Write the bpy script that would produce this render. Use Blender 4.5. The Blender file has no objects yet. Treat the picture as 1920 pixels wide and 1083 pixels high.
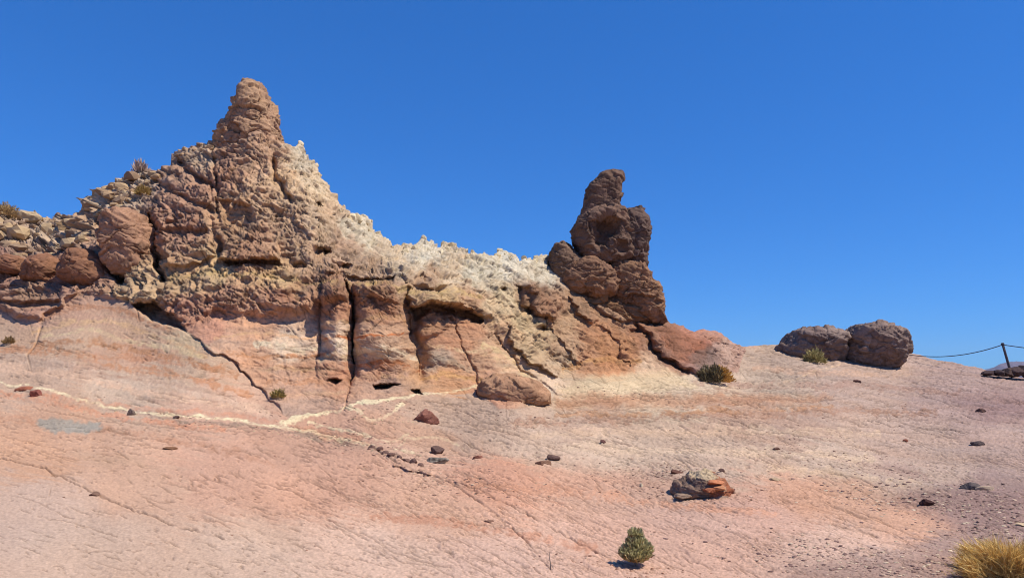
import bpy, bmesh, math, random
import numpy as np

# ------------------------------------------------------------------ camera, sky, sun, exposure
SC = bpy.context.scene
COL = SC.collection
FPX = 1397.0                      # focal length in photo pixels (1920 wide)
PITCH = math.radians(7.28)
EYE = 1.6
cam = bpy.data.cameras.new('camera')
cam.sensor_width = 36.0
cam.lens = 36.0 * FPX / 1920.0
cam.clip_start = 0.05
cam.clip_end = 20000.0
camo = bpy.data.objects.new('camera', cam)
COL.objects.link(camo)
camo.location = (0, 0, EYE)
camo.rotation_euler = (math.radians(90) + PITCH, 0, 0)
SC.camera = camo

SUN_DIR = np.array([0.52, -0.17, 0.83]); SUN_DIR /= np.linalg.norm(SUN_DIR)
SUN_EL = math.asin(SUN_DIR[2])
SUN_ROT = math.atan2(SUN_DIR[0], SUN_DIR[1])
world = bpy.data.worlds.new('World')
SC.world = world
world.use_nodes = True
wn = world.node_tree
for n in list(wn.nodes): wn.nodes.remove(n)
sky = wn.nodes.new('ShaderNodeTexSky')
sky.sky_type = 'NISHITA'
sky.sun_disc = False
sky.sun_elevation = SUN_EL
sky.sun_rotation = SUN_ROT
sky.altitude = 2200.0
sky.air_density = 1.0
sky.dust_density = 1.1
sky.ozone_density = 3.0
hsv = wn.nodes.new('ShaderNodeHueSaturation')
hsv.inputs['Saturation'].default_value = 1.25
hsv.inputs['Value'].default_value = 1.0
bg = wn.nodes.new('ShaderNodeBackground')
bg.inputs['Strength'].default_value = 0.125
wo = wn.nodes.new('ShaderNodeOutputWorld')
wn.links.new(sky.outputs[0], hsv.inputs['Color'])
sc_ = wn.nodes.new('ShaderNodeVectorMath'); sc_.operation = 'SCALE'; sc_.inputs['Scale'].default_value = 0.139
gm = wn.nodes.new('ShaderNodeGamma'); gm.inputs['Gamma'].default_value = 0.66
tn = wn.nodes.new('ShaderNodeVectorMath'); tn.operation = 'MULTIPLY'
tn.inputs[1].default_value = tuple(k / (0.125 * 1.11) for k in (0.158, 0.495, 0.955))
wn.links.new(hsv.outputs[0], sc_.inputs[0]); wn.links.new(sc_.outputs[0], gm.inputs['Color'])
wn.links.new(gm.outputs[0], tn.inputs[0]); wn.links.new(tn.outputs[0], bg.inputs['Color'])
wn.links.new(bg.outputs[0], wo.inputs['Surface'])

sl = bpy.data.lights.new('sun', 'SUN')
sl.energy = 4.7
sl.angle = math.radians(0.5)
sl.color = (1.0, 0.935, 0.83)
slo = bpy.data.objects.new('sun', sl)
COL.objects.link(slo)
from mathutils import Vector
slo.rotation_euler = Vector(SUN_DIR).to_track_quat('Z', 'Y').to_euler()

vs = SC.view_settings
vs.view_transform = 'Standard'; vs.look = 'None'; vs.exposure = 0.22; vs.gamma = 1.0
vs.use_curve_mapping = False
SC.cycles.filter_width = 1.05
SC.cycles.max_bounces = 5
SC.cycles.diffuse_bounces = 3

f32 = np.float32
CP, SP = math.cos(PITCH), math.sin(PITCH)

def at(u, v, Y):
    """world point on the sight line of photo pixel (u, v) at ground distance Y"""
    u = np.asarray(u, dtype=np.float64); v = np.asarray(v, dtype=np.float64); Y = np.asarray(Y, dtype=np.float64)
    cx = (u - 960.0) / FPX; cy = (541.5 - v) / FPX
    dy = CP - SP * cy; dz = SP + CP * cy
    s = Y / dy
    return np.stack([cx * s, Y + 0 * s, EYE + dz * s], -1)

# ------------------------------------------------------------------ noise
def hsh(ix, iy, iz, s):
    h = ix.astype(np.uint32) * np.uint32(374761393) + iy.astype(np.uint32) * np.uint32(668265263) \
        + iz.astype(np.uint32) * np.uint32(2246822519) + np.uint32((s * 3266489917) & 0xffffffff)
    h = (h ^ (h >> np.uint32(15))) * np.uint32(2246822519)
    h = (h ^ (h >> np.uint32(13))) * np.uint32(3266489917)
    return h ^ (h >> np.uint32(16))

G12 = np.array([[1,1,0],[-1,1,0],[1,-1,0],[-1,-1,0],[1,0,1],[-1,0,1],[1,0,-1],[-1,0,-1],
                [0,1,1],[0,-1,1],[0,1,-1],[0,-1,-1],[1,1,0],[-1,1,0],[0,-1,1],[0,-1,-1]], f32)

def perlin(p, seed=0):
    p = np.asarray(p, f32)
    i = np.floor(p).astype(np.int32); f = p - i
    w = f * f * f * (f * (f * 6 - 15) + 10)
    out = np.zeros(p.shape[0], f32)
    for c in range(8):
        a, b, d = c & 1, (c >> 1) & 1, c >> 2
        g = G12[hsh(i[:, 0] + a, i[:, 1] + b, i[:, 2] + d, seed) & np.uint32(15)]
        dt = g[:, 0] * (f[:, 0] - a) + g[:, 1] * (f[:, 1] - b) + g[:, 2] * (f[:, 2] - d)
        wt = (w[:, 0] if a else 1 - w[:, 0]) * (w[:, 1] if b else 1 - w[:, 1]) * (w[:, 2] if d else 1 - w[:, 2])
        out += dt * wt
    return out

def fbm(p, octs=4, seed=0, gain=0.5):
    o = 0; a = 1.0; p = np.asarray(p, f32)
    for k in range(octs):
        o = o + a * perlin(p * (2.03 ** k), seed + 17 * k); a *= gain
    return o

def worley(p, seed=0):
    p = np.asarray(p, f32)
    N = p.shape[0]
    i = np.floor(p).astype(np.int32); f = p - i
    F1 = np.full(N, 9.0, f32); F2 = np.full(N, 9.0, f32)
    ID = np.zeros(N, np.uint32); D = np.zeros((N, 3), f32)
    for a in (-1, 0, 1):
        for b in (-1, 0, 1):
            for c in (-1, 0, 1):
                h = hsh(i[:, 0] + a, i[:, 1] + b, i[:, 2] + c, seed)
                dx = a + (h & np.uint32(1023)).astype(f32) / 1023 - f[:, 0]
                dy = b + ((h >> np.uint32(10)) & np.uint32(1023)).astype(f32) / 1023 - f[:, 1]
                dz = c + ((h >> np.uint32(20)) & np.uint32(1023)).astype(f32) / 1023 - f[:, 2]
                d = dx * dx + dy * dy + dz * dz
                n = d < F1
                F2 = np.where(n, F1, np.minimum(F2, d))
                F1 = np.where(n, d, F1)
                ID = np.where(n, h, ID)
                D[n, 0] = dx[n]; D[n, 1] = dy[n]; D[n, 2] = dz[n]
    return np.sqrt(F1), np.sqrt(F2), ID, D

def rnd(h, k):
    z = np.zeros_like(h)
    return (hsh(h, z, z, k) & np.uint32(0xffff)).astype(f32) / 65535.0

def smooth(a, b, x):
    t = np.clip((x - a) / (b - a), 0, 1)
    return t * t * (3 - 2 * t)

def fracture(p, seed, tilt=1.3, off=0.8, crack=0.5, cw=0.13):
    """broken-rock relief: every cell is a tilted facet with its own offset, cracks between"""
    F1, F2, h, D = worley(p, seed)
    r = (rnd(h, 1) - 0.5) * off
    t = ((rnd(h, 2) - .5) * D[:, 0] + (rnd(h, 3) - .5) * D[:, 1] + (rnd(h, 4) - .5) * D[:, 2]) * tilt
    e = F2 - F1
    return r + t - crack * (1 - smooth(0, cw, e)), rnd(h, 5), e

# ------------------------------------------------------------------ drawing helpers on the survey plane
def seg_dist(X, Y, pts):
    pts = np.asarray(pts, float)
    best = np.full(X.shape, 1e9); par = np.zeros(X.shape); side = np.zeros(X.shape)
    L = np.concatenate([[0], np.cumsum(np.hypot(*np.diff(pts, axis=0).T))])
    for k in range(len(pts) - 1):
        ax, ay = pts[k]; bx, by = pts[k + 1]
        vx, vy = bx - ax, by - ay; l2 = vx * vx + vy * vy + 1e-9
        t = np.clip(((X - ax) * vx + (Y - ay) * vy) / l2, 0, 1)
        d = np.hypot(X - ax - t * vx, Y - ay - t * vy)
        m = d < best
        best = np.where(m, d, best)
        par = np.where(m, (L[k] + t * math.sqrt(l2)) / L[-1], par)
        side = np.where(m, np.sign(vx * (Y - ay) - vy * (X - ax)), side)   # +1: below / left-hand in image
    return best, par, side

def poly_sd(X, Y, pts):
    pts = np.asarray(pts, float)
    d, _, _ = seg_dist(X, Y, np.vstack([pts, pts[:1]]))
    ins = np.zeros(X.shape, bool)
    n = len(pts)
    for k in range(n):
        x1, y1 = pts[k]; x2, y2 = pts[(k + 1) % n]
        c = ((y1 > Y) != (y2 > Y)) & (X < (x2 - x1) * (Y - y1) / (y2 - y1 + 1e-12) + x1)
        ins ^= c
    return np.where(ins, d, -d)

def lin(c):
    c = np.asarray(c, float) / 255.0
    return np.where(c <= 0.04045, c / 12.92, ((c + 0.055) / 1.055) ** 2.4)

KG = 1.45                        # sunlit photo value -> surface albedo
KC = 1.25
WB = np.array([0.985, 1.0, 1.17])
def alb(c, k=KG): return lin(c) / (k * WB)

# ------------------------------------------------------------------ materials
def rock_mat(name, scale=9.0, bump=0.35, dist=0.02, var=0.16, rough=0.95):
    m = bpy.data.materials.new(name); m.use_nodes = True
    nt = m.node_tree; N = nt.nodes; Lk = nt.links
    b = N['Principled BSDF']
    b.inputs['Roughness'].default_value = rough
    b.inputs['Specular IOR Level'].default_value = 0.12
    at_ = N.new('ShaderNodeAttribute'); at_.attribute_name = 'Col'
    tc = N.new('ShaderNodeTexCoord')
    n1 = N.new('ShaderNodeTexNoise'); n1.inputs['Scale'].default_value = scale * 3; n1.inputs['Detail'].default_value = 6; n1.inputs['Roughness'].default_value = 0.7
    n2 = N.new('ShaderNodeTexNoise'); n2.inputs['Scale'].default_value = scale * 9; n2.inputs['Detail'].default_value = 4; n2.inputs['Roughness'].default_value = 0.7
    mr = N.new('ShaderNodeMapRange'); mr.inputs['From Min'].default_value = 0.3; mr.inputs['From Max'].default_value = 0.7
    mr.inputs['To Min'].default_value = 1 - var; mr.inputs['To Max'].default_value = 1 + var
    mx = N.new('ShaderNodeVectorMath'); mx.operation = 'SCALE'
    bp = N.new('ShaderNodeBump'); bp.inputs['Strength'].default_value = bump; bp.inputs['Distance'].default_value = dist
    for q in (n1, n2): Lk.new(tc.outputs['Object'], q.inputs['Vector'])
    Lk.new(n1.outputs['Fac'], mr.inputs['Value'])
    Lk.new(at_.outputs['Color'], mx.inputs[0]); Lk.new(mr.outputs[0], mx.inputs['Scale'])
    Lk.new(mx.outputs[0], b.inputs['Base Color'])
    Lk.new(n2.outputs['Fac'], bp.inputs['Height']); Lk.new(bp.outputs[0], b.inputs['Normal'])
    return m

def plain_mat(name, rgb, rough=0.8, scale=30, var=0.2, bump=0.2):
    m = rock_mat(name, scale / 3, bump, 0.01, var, rough)
    nt = m.node_tree
    for n in list(nt.nodes):
        if n.type == 'ATTRIBUTE':
            r = nt.nodes.new('ShaderNodeRGB'); r.outputs[0].default_value = (*rgb, 1)
            tgt = n.outputs['Color'].links[0].to_socket
            nt.links.new(r.outputs[0], tgt); nt.nodes.remove(n)
    return m

def leaf_mat(name):
    m = bpy.data.materials.new(name); m.use_nodes = True
    nt = m.node_tree; b = nt.nodes['Principled BSDF']
    b.inputs['Roughness'].default_value = 0.75; b.inputs['Specular IOR Level'].default_value = 0.15
    a = nt.nodes.new('ShaderNodeAttribute'); a.attribute_name = 'Col'
    tc = nt.nodes.new('ShaderNodeTexCoord'); nz = nt.nodes.new('ShaderNodeTexNoise'); nz.inputs['Scale'].default_value = 25
    mr = nt.nodes.new('ShaderNodeMapRange'); mr.inputs['To Min'].default_value = 0.7; mr.inputs['To Max'].default_value = 1.3
    mx = nt.nodes.new('ShaderNodeVectorMath'); mx.operation = 'SCALE'
    nt.links.new(tc.outputs['Object'], nz.inputs['Vector']); nt.links.new(nz.outputs['Fac'], mr.inputs['Value'])
    nt.links.new(a.outputs['Color'], mx.inputs[0]); nt.links.new(mr.outputs[0], mx.inputs['Scale'])
    tr = nt.nodes.new('ShaderNodeBsdfTranslucent'); ms = nt.nodes.new('ShaderNodeMixShader'); ms.inputs[0].default_value = 0.25
    nt.links.new(mx.outputs[0], b.inputs['Base Color']); nt.links.new(mx.outputs[0], tr.inputs['Color'])
    nt.links.new(b.outputs[0], ms.inputs[1]); nt.links.new(tr.outputs[0], ms.inputs[2])
    nt.links.new(ms.outputs[0], nt.nodes['Material Output'].inputs['Surface'])
    return m

M_GROUND = rock_mat('bedrock_sheet', 12, 0.5, 0.014, 0.20)
M_CLIFF = rock_mat('weathered_rock', 5, 0.5, 0.03, 0.20)
M_STONE = rock_mat('loose_stone', 14, 0.5, 0.01, 0.2)
M_LEAF = leaf_mat('dry_leaf')
M_WOOD = plain_mat('grey_wood', (0.10, 0.08, 0.085), 0.8)
M_ROPE = plain_mat('rope_fibre', (0.06, 0.06, 0.07), 0.9)
M_TWIG = plain_mat('dry_twig', (0.28, 0.21, 0.16), 0.9)

# ------------------------------------------------------------------ object helpers
def tag(o, label=None, cat=None, group=None, kind=None):
    if label: o['label'] = label
    if cat: o['category'] = cat
    if group: o['group'] = group
    if kind: o['kind'] = kind
    return o

def mesh_np(name, verts, faces, cols=None, mat=None, parent=None, origin=None, smooth_=True):
    """verts (N,3) world; faces list of (M,k) int arrays; one mesh object with its origin at `origin`"""
    verts = np.asarray(verts, float)
    if parent is not None: origin = np.array(parent['org'])
    if origin is None: origin = np.array([verts[:, 0].mean(), verts[:, 1].mean(), verts[:, 2].min()])
    origin = np.asarray(origin, float)
    me = bpy.data.meshes.new(name)
    if isinstance(faces, np.ndarray): faces = [faces]
    faces = [f for f in faces if len(f)]
    nl = sum(f.size for f in faces); npol = sum(len(f) for f in faces)
    me.vertices.add(len(verts)); me.loops.add(nl); me.polygons.add(npol)
    me.vertices.foreach_set('co', (verts - origin).astype(f32).ravel())
    me.loops.foreach_set('vertex_index', np.concatenate([f.ravel() for f in faces]).astype(np.int32))
    tot = np.concatenate([np.full(len(f), f.shape[1], np.int32) for f in faces])
    st = np.concatenate([[0], np.cumsum(tot)[:-1]]).astype(np.int32)
    me.polygons.foreach_set('loop_start', st)
    try: me.polygons.foreach_set('loop_total', tot)
    except Exception: pass
    me.polygons.foreach_set('use_smooth', np.full(npol, smooth_, bool))
    me.update(calc_edges=True)
    if cols is not None:
        ca = me.color_attributes.new('Col', 'FLOAT_COLOR', 'POINT')
        c4 = np.ones((len(verts), 4), f32); c4[:, :3] = cols
        ca.data.foreach_set('color', c4.ravel())
    if mat: me.materials.append(mat)
    o = bpy.data.objects.new(name, me); COL.objects.link(o)
    if parent is not None: o.parent = parent
    else: o.location = origin
    return o

def thing(name, label, cat, loc, group=None):
    o = bpy.data.objects.new(name, None); COL.objects.link(o)
    o.empty_display_size = 0.2
    o.location = loc; o['org'] = [float(q) for q in loc]
    return tag(o, label, cat, group)

# ------------------------------------------------------------------ terrain survey: distance at chosen sight lines
CTRL = [
 # near ground
 (-260,1240,3.95),(480,1240,4.2),(960,1240,4.35),(1500,1240,4.45),(2180,1240,4.5),
 (-260,1083,5.3),(0,1083,5.5),(480,1083,5.9),(960,1083,6.2),(1440,1083,6.4),(1920,1083,6.6),(2180,1083,6.6),
 (0,900,9.0),(480,900,9.5),(960,900,10.0),(1400,900,10.3),(1920,900,11),(2180,900,11),
 (0,800,12.5),(480,810,13.4),(700,840,12.2),(960,800,15.1),(1400,800,16),(1920,800,17.5),(2180,800,17.5),
 (0,720,16.0),(250,700,16.8),(150,640,18.4),(0,650,19.0),(480,765,16.2),(620,775,16.5),(-260,720,16),(-260,600,20.5),
 (200,560,20.3),(0,600,20.5),(300,600,18.9),
 (850,770,17.6),(1040,745,20.5),(1200,725,23),(1400,740,23),(1400,700,28),(1420,660,31.5),(1460,650,33),(1600,668,33.5),
 (1700,740,25),(1700,700,31),(1700,672,34),(1920,740,25),(1920,712,30),(1850,700,31),(2180,735,26),(2180,720,29),
 # cliff
 (-260,520,22.5),(-260,430,26),(0,545,21.2),(0,480,22.6),(0,390,26.5),(100,405,26.5),(100,480,22.4),(100,560,20.8),
 (180,480,21.6),(180,380,24.5),(250,400,22.4),(250,500,20.9),(290,330,24.3),(240,340,24.8),
 (300,520,20.2),(300,560,19.7),(300,480,21),(330,420,21.8),(330,320,23.6),
 (400,650,17.6),(420,590,18.9),(420,520,19.7),(420,490,20.5),(430,400,21.7),(430,300,23.3),(480,240,24.2),
 (520,750,16.9),(520,680,18.0),(520,600,19.0),(520,520,19.8),(530,480,20.7),(540,400,22),(560,300,24.0),(600,320,24.2),
 (620,740,17.6),(620,650,18.9),(620,570,19.5),(620,525,19.9),(620,480,21.1),(620,400,22.8),(650,400,24.2),
 (720,730,18.4),(720,650,19.4),(720,570,20.1),(720,530,20.5),(740,500,21.6),(740,462,24.5),
 (830,740,18.8),(830,680,19.8),(830,600,20.6),(830,545,21.2),(830,520,22.2),(850,470,25.3),
 (900,740,19.0),(920,680,20.4),(920,600,22),(920,530,23.6),(950,470,26.2),
 (1000,720,20.8),(1000,660,22.2),(1000,600,23.6),(1010,540,25),(1020,490,27),
 (1100,710,22.2),(1100,650,24),(1100,590,25.8),(1100,550,27.2),
 (1200,700,23.8),(1200,650,25.4),(1200,600,27.3),(1280,690,25),(1280,640,26.8),(1280,614,28.2),
 (1350,690,26.8),(1350,650,28.3),(1350,625,29.6),
]
CT = np.array(CTRL, float)
def tps_fit(P, z, lam=1e-3):
    n = len(P); S = 400.0
    Q = P / S
    d2 = ((Q[:, None] - Q[None]) ** 2).sum(-1)
    K = np.where(d2 > 0, 0.5 * d2 * np.log(d2 + 1e-12), 0) + lam * np.eye(n)
    A = np.zeros((n + 3, n + 3)); A[:n, :n] = K; A[:n, n] = 1; A[:n, n + 1:] = Q; A[n, :n] = 1; A[n + 1:, :n] = Q.T
    w = np.linalg.solve(A, np.concatenate([z, np.zeros(3)]))
    def ev(X, Y):
        x = X.ravel() / S; y = Y.ravel() / S
        o = w[n] + w[n + 1] * x + w[n + 2] * y
        for k in range(n):
            d = (x - Q[k, 0]) ** 2 + (y - Q[k, 1]) ** 2
            o += w[k] * 0.5 * d * np.log(d + 1e-12)
        return o.reshape(X.shape)
    return ev
inv_depth = tps_fit(CT[:, :2], 1.0 / CT[:, 2])

SKY_L = [(-260,425),(-100,402),(0,387),(20,388),(45,395),(70,397),(80,406),(100,405),(140,403),(158,388),(170,367),(205,347),(240,332),
 (262,322),(290,319),(310,311),(330,287),(350,277),(380,264),(400,257),(412,248),(440,244),(480,242),(525,268),(545,272),(565,272),
 (580,286),(597,305),(605,325),(618,350),(630,370),(634,383),(645,388),(655,400),(685,405),(695,420),(703,435),(715,440),(725,451),
 (735,459),(750,456),(765,459),(780,454),(790,447),(800,452),(815,462),(825,458),(845,461),(860,469),(870,471),(885,480),(895,485),
 (905,478),(920,475),(935,468),(950,463),(958,469),(965,480),(975,492),(985,488),(1000,487),(1010,481),(1025,481),(1040,500),
 (1060,520),(1100,545),(1200,580),(1240,596),(1255,605),(1280,611),(1300,619),(1320,617),(1345,621),(1367,634),(1385,648),
 (1420,648),(1460,645),(1500,650),(1600,664),(1700,663),(1722,665),(1760,678),(1800,682),(1840,690),(1860,702),(1920,708),(2000,714),(2180,722)]
SKY_L = np.array(SKY_L, float)

U0, U1, NU, NV, VB = -260.0, 2180.0, 1640, 620, 1240.0
uu = np.linspace(U0, U1, NU)
vtop = np.interp(uu, SKY_L[:, 0], SKY_L[:, 1])
rr = np.random.RandomState(5)
# ragged skyline where the crest is broken rock
def n1d(x, s): return perlin(np.stack([x, 0 * x + s * 7.3, 0 * x], -1), s)
jag = np.interp(uu, [-260, 0, 150, 180, 400, 540, 560, 720, 760, 1030, 1060, 1250, 1300, 1385, 1500, 2180],
                [4, 4, 4, 5, 5, 6, 7, 8, 10, 11, 5, 4, 3, 2.0, 1.5, 1.5])
vtop = vtop + jag * (1.1 * n1d(uu / 26, 1) + 0.7 * n1d(uu / 12, 2) + 0.2 * n1d(uu / 6, 3))
tt = np.linspace(0, 1, NV)[:, None]
V = vtop[None, :] + tt * (VB - vtop[None, :])
U = np.repeat(uu[None, :], NV, 0)

Yb = 1.0 / inv_depth(U, V)
FOOT = np.array([(-260,575),(0,588),(40,605),(75,615),(110,592),(135,568),(200,553),(250,574),(300,605),(345,620),(400,657),(460,702),(500,742),
 (540,786),(600,772),(650,757),(720,750),(790,738),(860,742),(900,738),(935,771),(1032,761),(1045,730),(1120,722),(1200,712),(1290,706),(1385,700),(1398,652),(1400,600),(2180,600)], float)
vfoot = np.interp(U, FOOT[:, 0], FOOT[:, 1])
cl_w = smooth(-4, 10, vfoot - V)          # 1 on the cliff, 0 on the open bedrock
pw = np.stack([U.ravel() / 60, V.ravel() / 60, 0 * U.ravel()], -1)
wob = (fbm(pw, 3, 3).reshape(U.shape), fbm(pw, 3, 9).reshape(U.shape))
pw2 = np.stack([U.ravel() / 14, V.ravel() / 14, 0 * U.ravel()], -1)
wob2 = (fbm(pw2, 2, 13).reshape(U.shape), fbm(pw2, 2, 19).reshape(U.shape))
Uw = U + 9 * wob[0] + 3.2 * wob2[0]
Vw = V + 7 * wob[1] + 2.6 * wob2[1]

D = np.zeros_like(U)
def region(pts, margin=40):
    pts = np.asarray(pts, float)
    x0, y0 = pts.min(0) - margin; x1, y1 = pts.max(0) + margin
    return np.nonzero((U > x0) & (U < x1) & (V > y0) & (V < y1))
def f_poly(pts, h, edge=8, dome=0.0):
    """raise (h>0, m) or sink a patch; edge = width of its rim in px; dome 0..1 rounds it"""
    R = region(pts); sd = poly_sd(Uw[R], Vw[R], pts)
    k = smooth(-edge * 0.3, edge, sd)
    if dome > 0:
        mx = max(sd.max(), 1.0); k = (1 - dome) * k + dome * np.sqrt(np.clip(1 - (1 - np.clip(sd / mx, 0, 1)) ** 2, 0, 1))
    D[R] += h * k
def f_line(pts, depth, w0, w1=None, margin=30, fade=True):
    R = region(pts, margin); d, t, s = seg_dist(Uw[R], Vw[R], pts)
    w = w0 + ((w1 if w1 is not None else w0) - w0) * t
    D[R] -= depth * np.exp(-(d / w) ** 2)
def f_step(pts, h, reach, side=1, margin=90):
    """cliff-like step along a line: the chosen side stands proud by h, dying out over `reach` px"""
    R = region(pts, margin); d, t, s = seg_dist(Uw[R], Vw[R], pts)
    k = np.where(s == side, np.exp(-d / reach) * smooth(0, 2.5, d), 0) * smooth(0, 0.08, t) * smooth(1.0, 0.9, t)
    D[R] += h * k
def f_col(axis, w0, w1, h, v0, v1, fade0=12, fade1=40):
    """half-round rock column about an axis"""
    a = np.asarray(axis, float)
    R = np.nonzero((V > v0 - 20) & (V < v1 + 60) & (np.abs(U - a[:, 0].mean()) < 140))
    c = np.interp(Vw[R], a[:, 1], a[:, 0]); w = np.interp(Vw[R], [v0, v1], [w0, w1])
    x = (Uw[R] - c) / w
    D[R] += h * np.sqrt(np.clip(1 - x * x, 0, 1)) * smooth(v0 - fade0, v0 + 2, V[R]) * smooth(v1 + fade1, v1 - fade1, V[R])

# main ledge with its undercut
f_poly([(288,530),(300,516),(340,512),(420,516),(520,519),(600,528),(640,530),(645,556),(600,582),(560,590),(500,594),(440,590),(400,584),(345,612),(312,592),(292,566)], 0.27, 13)
f_poly([(640,700),(600,690),(560,700),(520,730),(560,765),(620,765),(650,745)], 0.10, 30, 1.0)
f_poly([(400,588),(440,594),(500,598),(560,594),(600,586),(600,606),(500,612),(400,606)], -0.05, 8)
f_poly([(252,574),(290,566),(315,585),(345,612),(348,620),(315,612),(280,598)], -1.0, 6)
f_poly([(150,550),(230,522),(290,530),(292,566),(255,572),(205,556)], 0.25, 10)
f_poly([(0,545),(60,528),(150,535),(150,552),(120,575),(70,600),(30,590),(0,575)], 0.35, 9)
f_poly([(0,560),(60,560),(120,560),(110,575),(60,578),(0,570)], -0.35, 6)
# columns
f_col([(630,520),(633,640),(628,780)], 28, 34, 0.62, 530, 690, 12, 60)
f_poly([(610,530),(625,521),(648,526),(655,548),(645,566),(615,562)], 0.24, 9, 0.4)
f_col([(711,520),(718,620),(724,780)], 49, 64, 1.0, 535, 695, 12, 65)
f_poly([(660,528),(700,522),(745,530),(765,552),(758,575),(735,572),(700,560),(672,570),(660,556)], 0.3, 10, 0.5)
f_line([(648,526),(656,560),(664,605),(665,640),(661,680)], 0.8, 3.4, 0.9)
f_line([(665,640),(661,680),(655,735),(642,770)], 0.16, 2, 1.6)
f_line([(765,548),(764,590),(774,630)], 0.5, 5, 2.5)
f_line([(772,620),(785,680),(784,705)], 0.1, 2.4, 1.5)
f_line([(603,575),(605,620),(607,670)], 0.25, 9)
f_line([(776,600),(786,650),(790,700)], 0.35, 12)
f_line([(664,600),(662,660),(656,715)], 0.3, 10)
f_line([(930,640),(975,695)], 0.25, 12)
# overhang of the middle buttress
f_poly([(763,546),(800,540),(850,544),(893,556),(915,578),(925,594),(885,584),(840,577),(800,571),(766,582)], 0.85, 7)
f_poly([(766,578),(800,572),(885,583),(912,600),(905,606),(850,592),(800,588),(775,600)], -0.75, 6)
f_poly([(785,600),(830,590),(850,612),(820,630),(790,642),(778,625)], 0.16, 8)
f_poly([(783,655),(850,662),(878,690),(862,692),(785,682)], 0.10, 9, 0.4)
f_line([(845,596),(868,640),(880,668),(893,705),(900,745)], 0.13, 2.0)
f_line([(925,594),(940,630),(975,690),(1040,735)], 0.15, 2.2)
f_poly([(785,692),(880,694),(900,735),(860,742),(795,735)], 0.10, 16, 0.5)
# pale channel and the brown ribs right of it
f_step([(948,600),(962,640),(990,672),(1025,698),(1045,712)], 0.38, 70, -1)
f_poly([(974,532),(1000,525),(1030,535),(1052,562),(1042,604),(1010,592),(985,572)], 0.75, 8)
f_line([(980,540),(1000,560),(1003,585)], 0.6, 7)
f_poly([(1064,553),(1092,550),(1128,602),(1115,608),(1082,588)], 0.55, 7)
f_poly([(1110,562),(1150,556),(1200,590),(1195,606),(1150,598),(1120,582)], 0.45, 7)
f_step([(1015,600),(1045,640),(1085,690)], 0.18, 50, -1)
f_step([(1120,610),(1150,640),(1185,690)], 0.18, 50, -1)
f_poly([(1190,606),(1250,604),(1300,619),(1348,624),(1385,655),(1380,697),(1315,702),(1283,692),(1240,664),(1208,632)], 0.75, 9, 0.5)
f_poly([(1305,622),(1345,618),(1380,648),(1340,645)], 0.35, 8, 0.5)
f_line([(1195,612),(1235,665),(1285,698)], 0.35, 4)
# upper wall: joints, pockets and brows
f_line([(278,405),(284,440),(289,490),(298,522)], 1.2, 6, 4)
f_line([(192,410),(196,450),(205,490),(228,525)], 1.5, 9, 7)
f_line([(392,295),(402,340),(410,400)], 0.3, 4, 2)
f_line([(330,300),(360,330),(395,352)], 0.5, 5)
f_line([(300,345),(345,372),(400,398)], 0.35, 5)
f_poly([(412,378),(440,370),(470,385),(480,420),(455,432),(420,420)], -0.4, 8)
f_poly([(405,440),(450,432),(520,440),(525,484),(470,490),(410,488)], 0.6, 7)
f_poly([(415,486),(520,486),(530,497),(430,500)], -0.4, 4)
f_poly([(300,440),(400,430),(405,486),(310,500)], 0.35, 9)
f_poly([(310,330),(390,345),(400,430),(300,436),(285,390)], 0.3, 9)
f_line([(512,300),(522,340),(545,380)], 0.45, 6)
for (x, y, r, d) in [(600,474,10,.8),(615,470,7,.6),(640,502,9,.6),(655,498,6,.5),(598,382,5,.5),(560,497,9,.45),(1013,617,5,.6),(790,520,10,.5),(320,420,6,.3),(940,545,6,.5),(1190,625,7,.5)]:
    f_line([(x - r * .6, y), (x + r * .6, y)], d, r * .8)
f_poly([(610,512),(640,506),(700,516),(740,512),(735,526),(690,524),(640,522),(615,524)], -0.35, 4)
f_poly([(745,500),(790,505),(860,535),(800,538),(760,528)], 0.4, 7)
# slots at the foot
f_poly([(612,711),(632,708),(642,713),(628,718)], -0.5, 3)
f_poly([(698,722),(715,717),(755,722),(730,727),(705,730)], -0.9, 4)
f_poly([(772,732),(788,730),(792,740),(778,741)], -0.7, 3)
# long diagonal step between the smooth slope and the banded wall
f_step([(345,620),(400,657),(460,702),(500,742),(545,784)], 0.12, 60, -1)
f_line([(345,620),(400,657),(460,702),(500,742),(545,784)], 0.05, 1.8)
f_line([(75,612),(66,650),(52,668)], 0.08, 2.5)
# ground relief
f_step([(690,832),(735,862),(790,884),(830,897),(900,915)], 0.06, 70, -1)
f_step([(735,868),(780,884),(812,893)], 0.16, 40, -1)
f_line([(840,900),(900,942),(985,1010),(1035,1075)], 0.03, 2.2)
f_line([(850,905),(920,930),(1010,975),(1090,1020),(1170,1060)], 0.04, 2.4)
f_line([(0,858),(80,880),(170,925),(240,955),(330,985),(420,1005)], 0.035, 2.5)
f_line([(0,815),(120,842),(200,840),(240,862)], 0.02, 2)
f_line([(1440,808),(1560,822),(1660,845)], 0.06, 2.2)
f_line([(1625,788),(1720,800),(1830,812)], 0.05, 2.2)
f_line([(1560,985),(1600,998),(1640,1010)], 0.05, 4)

P0 = at(U, V, Yb)
def normals(P):
    du = np.gradient(P, axis=1); dv = np.gradient(P, axis=0)
    n = np.cross(du, dv); n /= np.linalg.norm(n, axis=-1, keepdims=True) + 1e-12
    s = np.sign((n * (P - np.array([0, 0, EYE]))).sum(-1, keepdims=True))
    return -n * np.where(s == 0, 1, s)
N0 = normals(P0)
Dd = D.copy(); Dd[0] = Dd[1]
P1 = at(U, V, np.maximum(Yb - D, 1.0))

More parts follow.
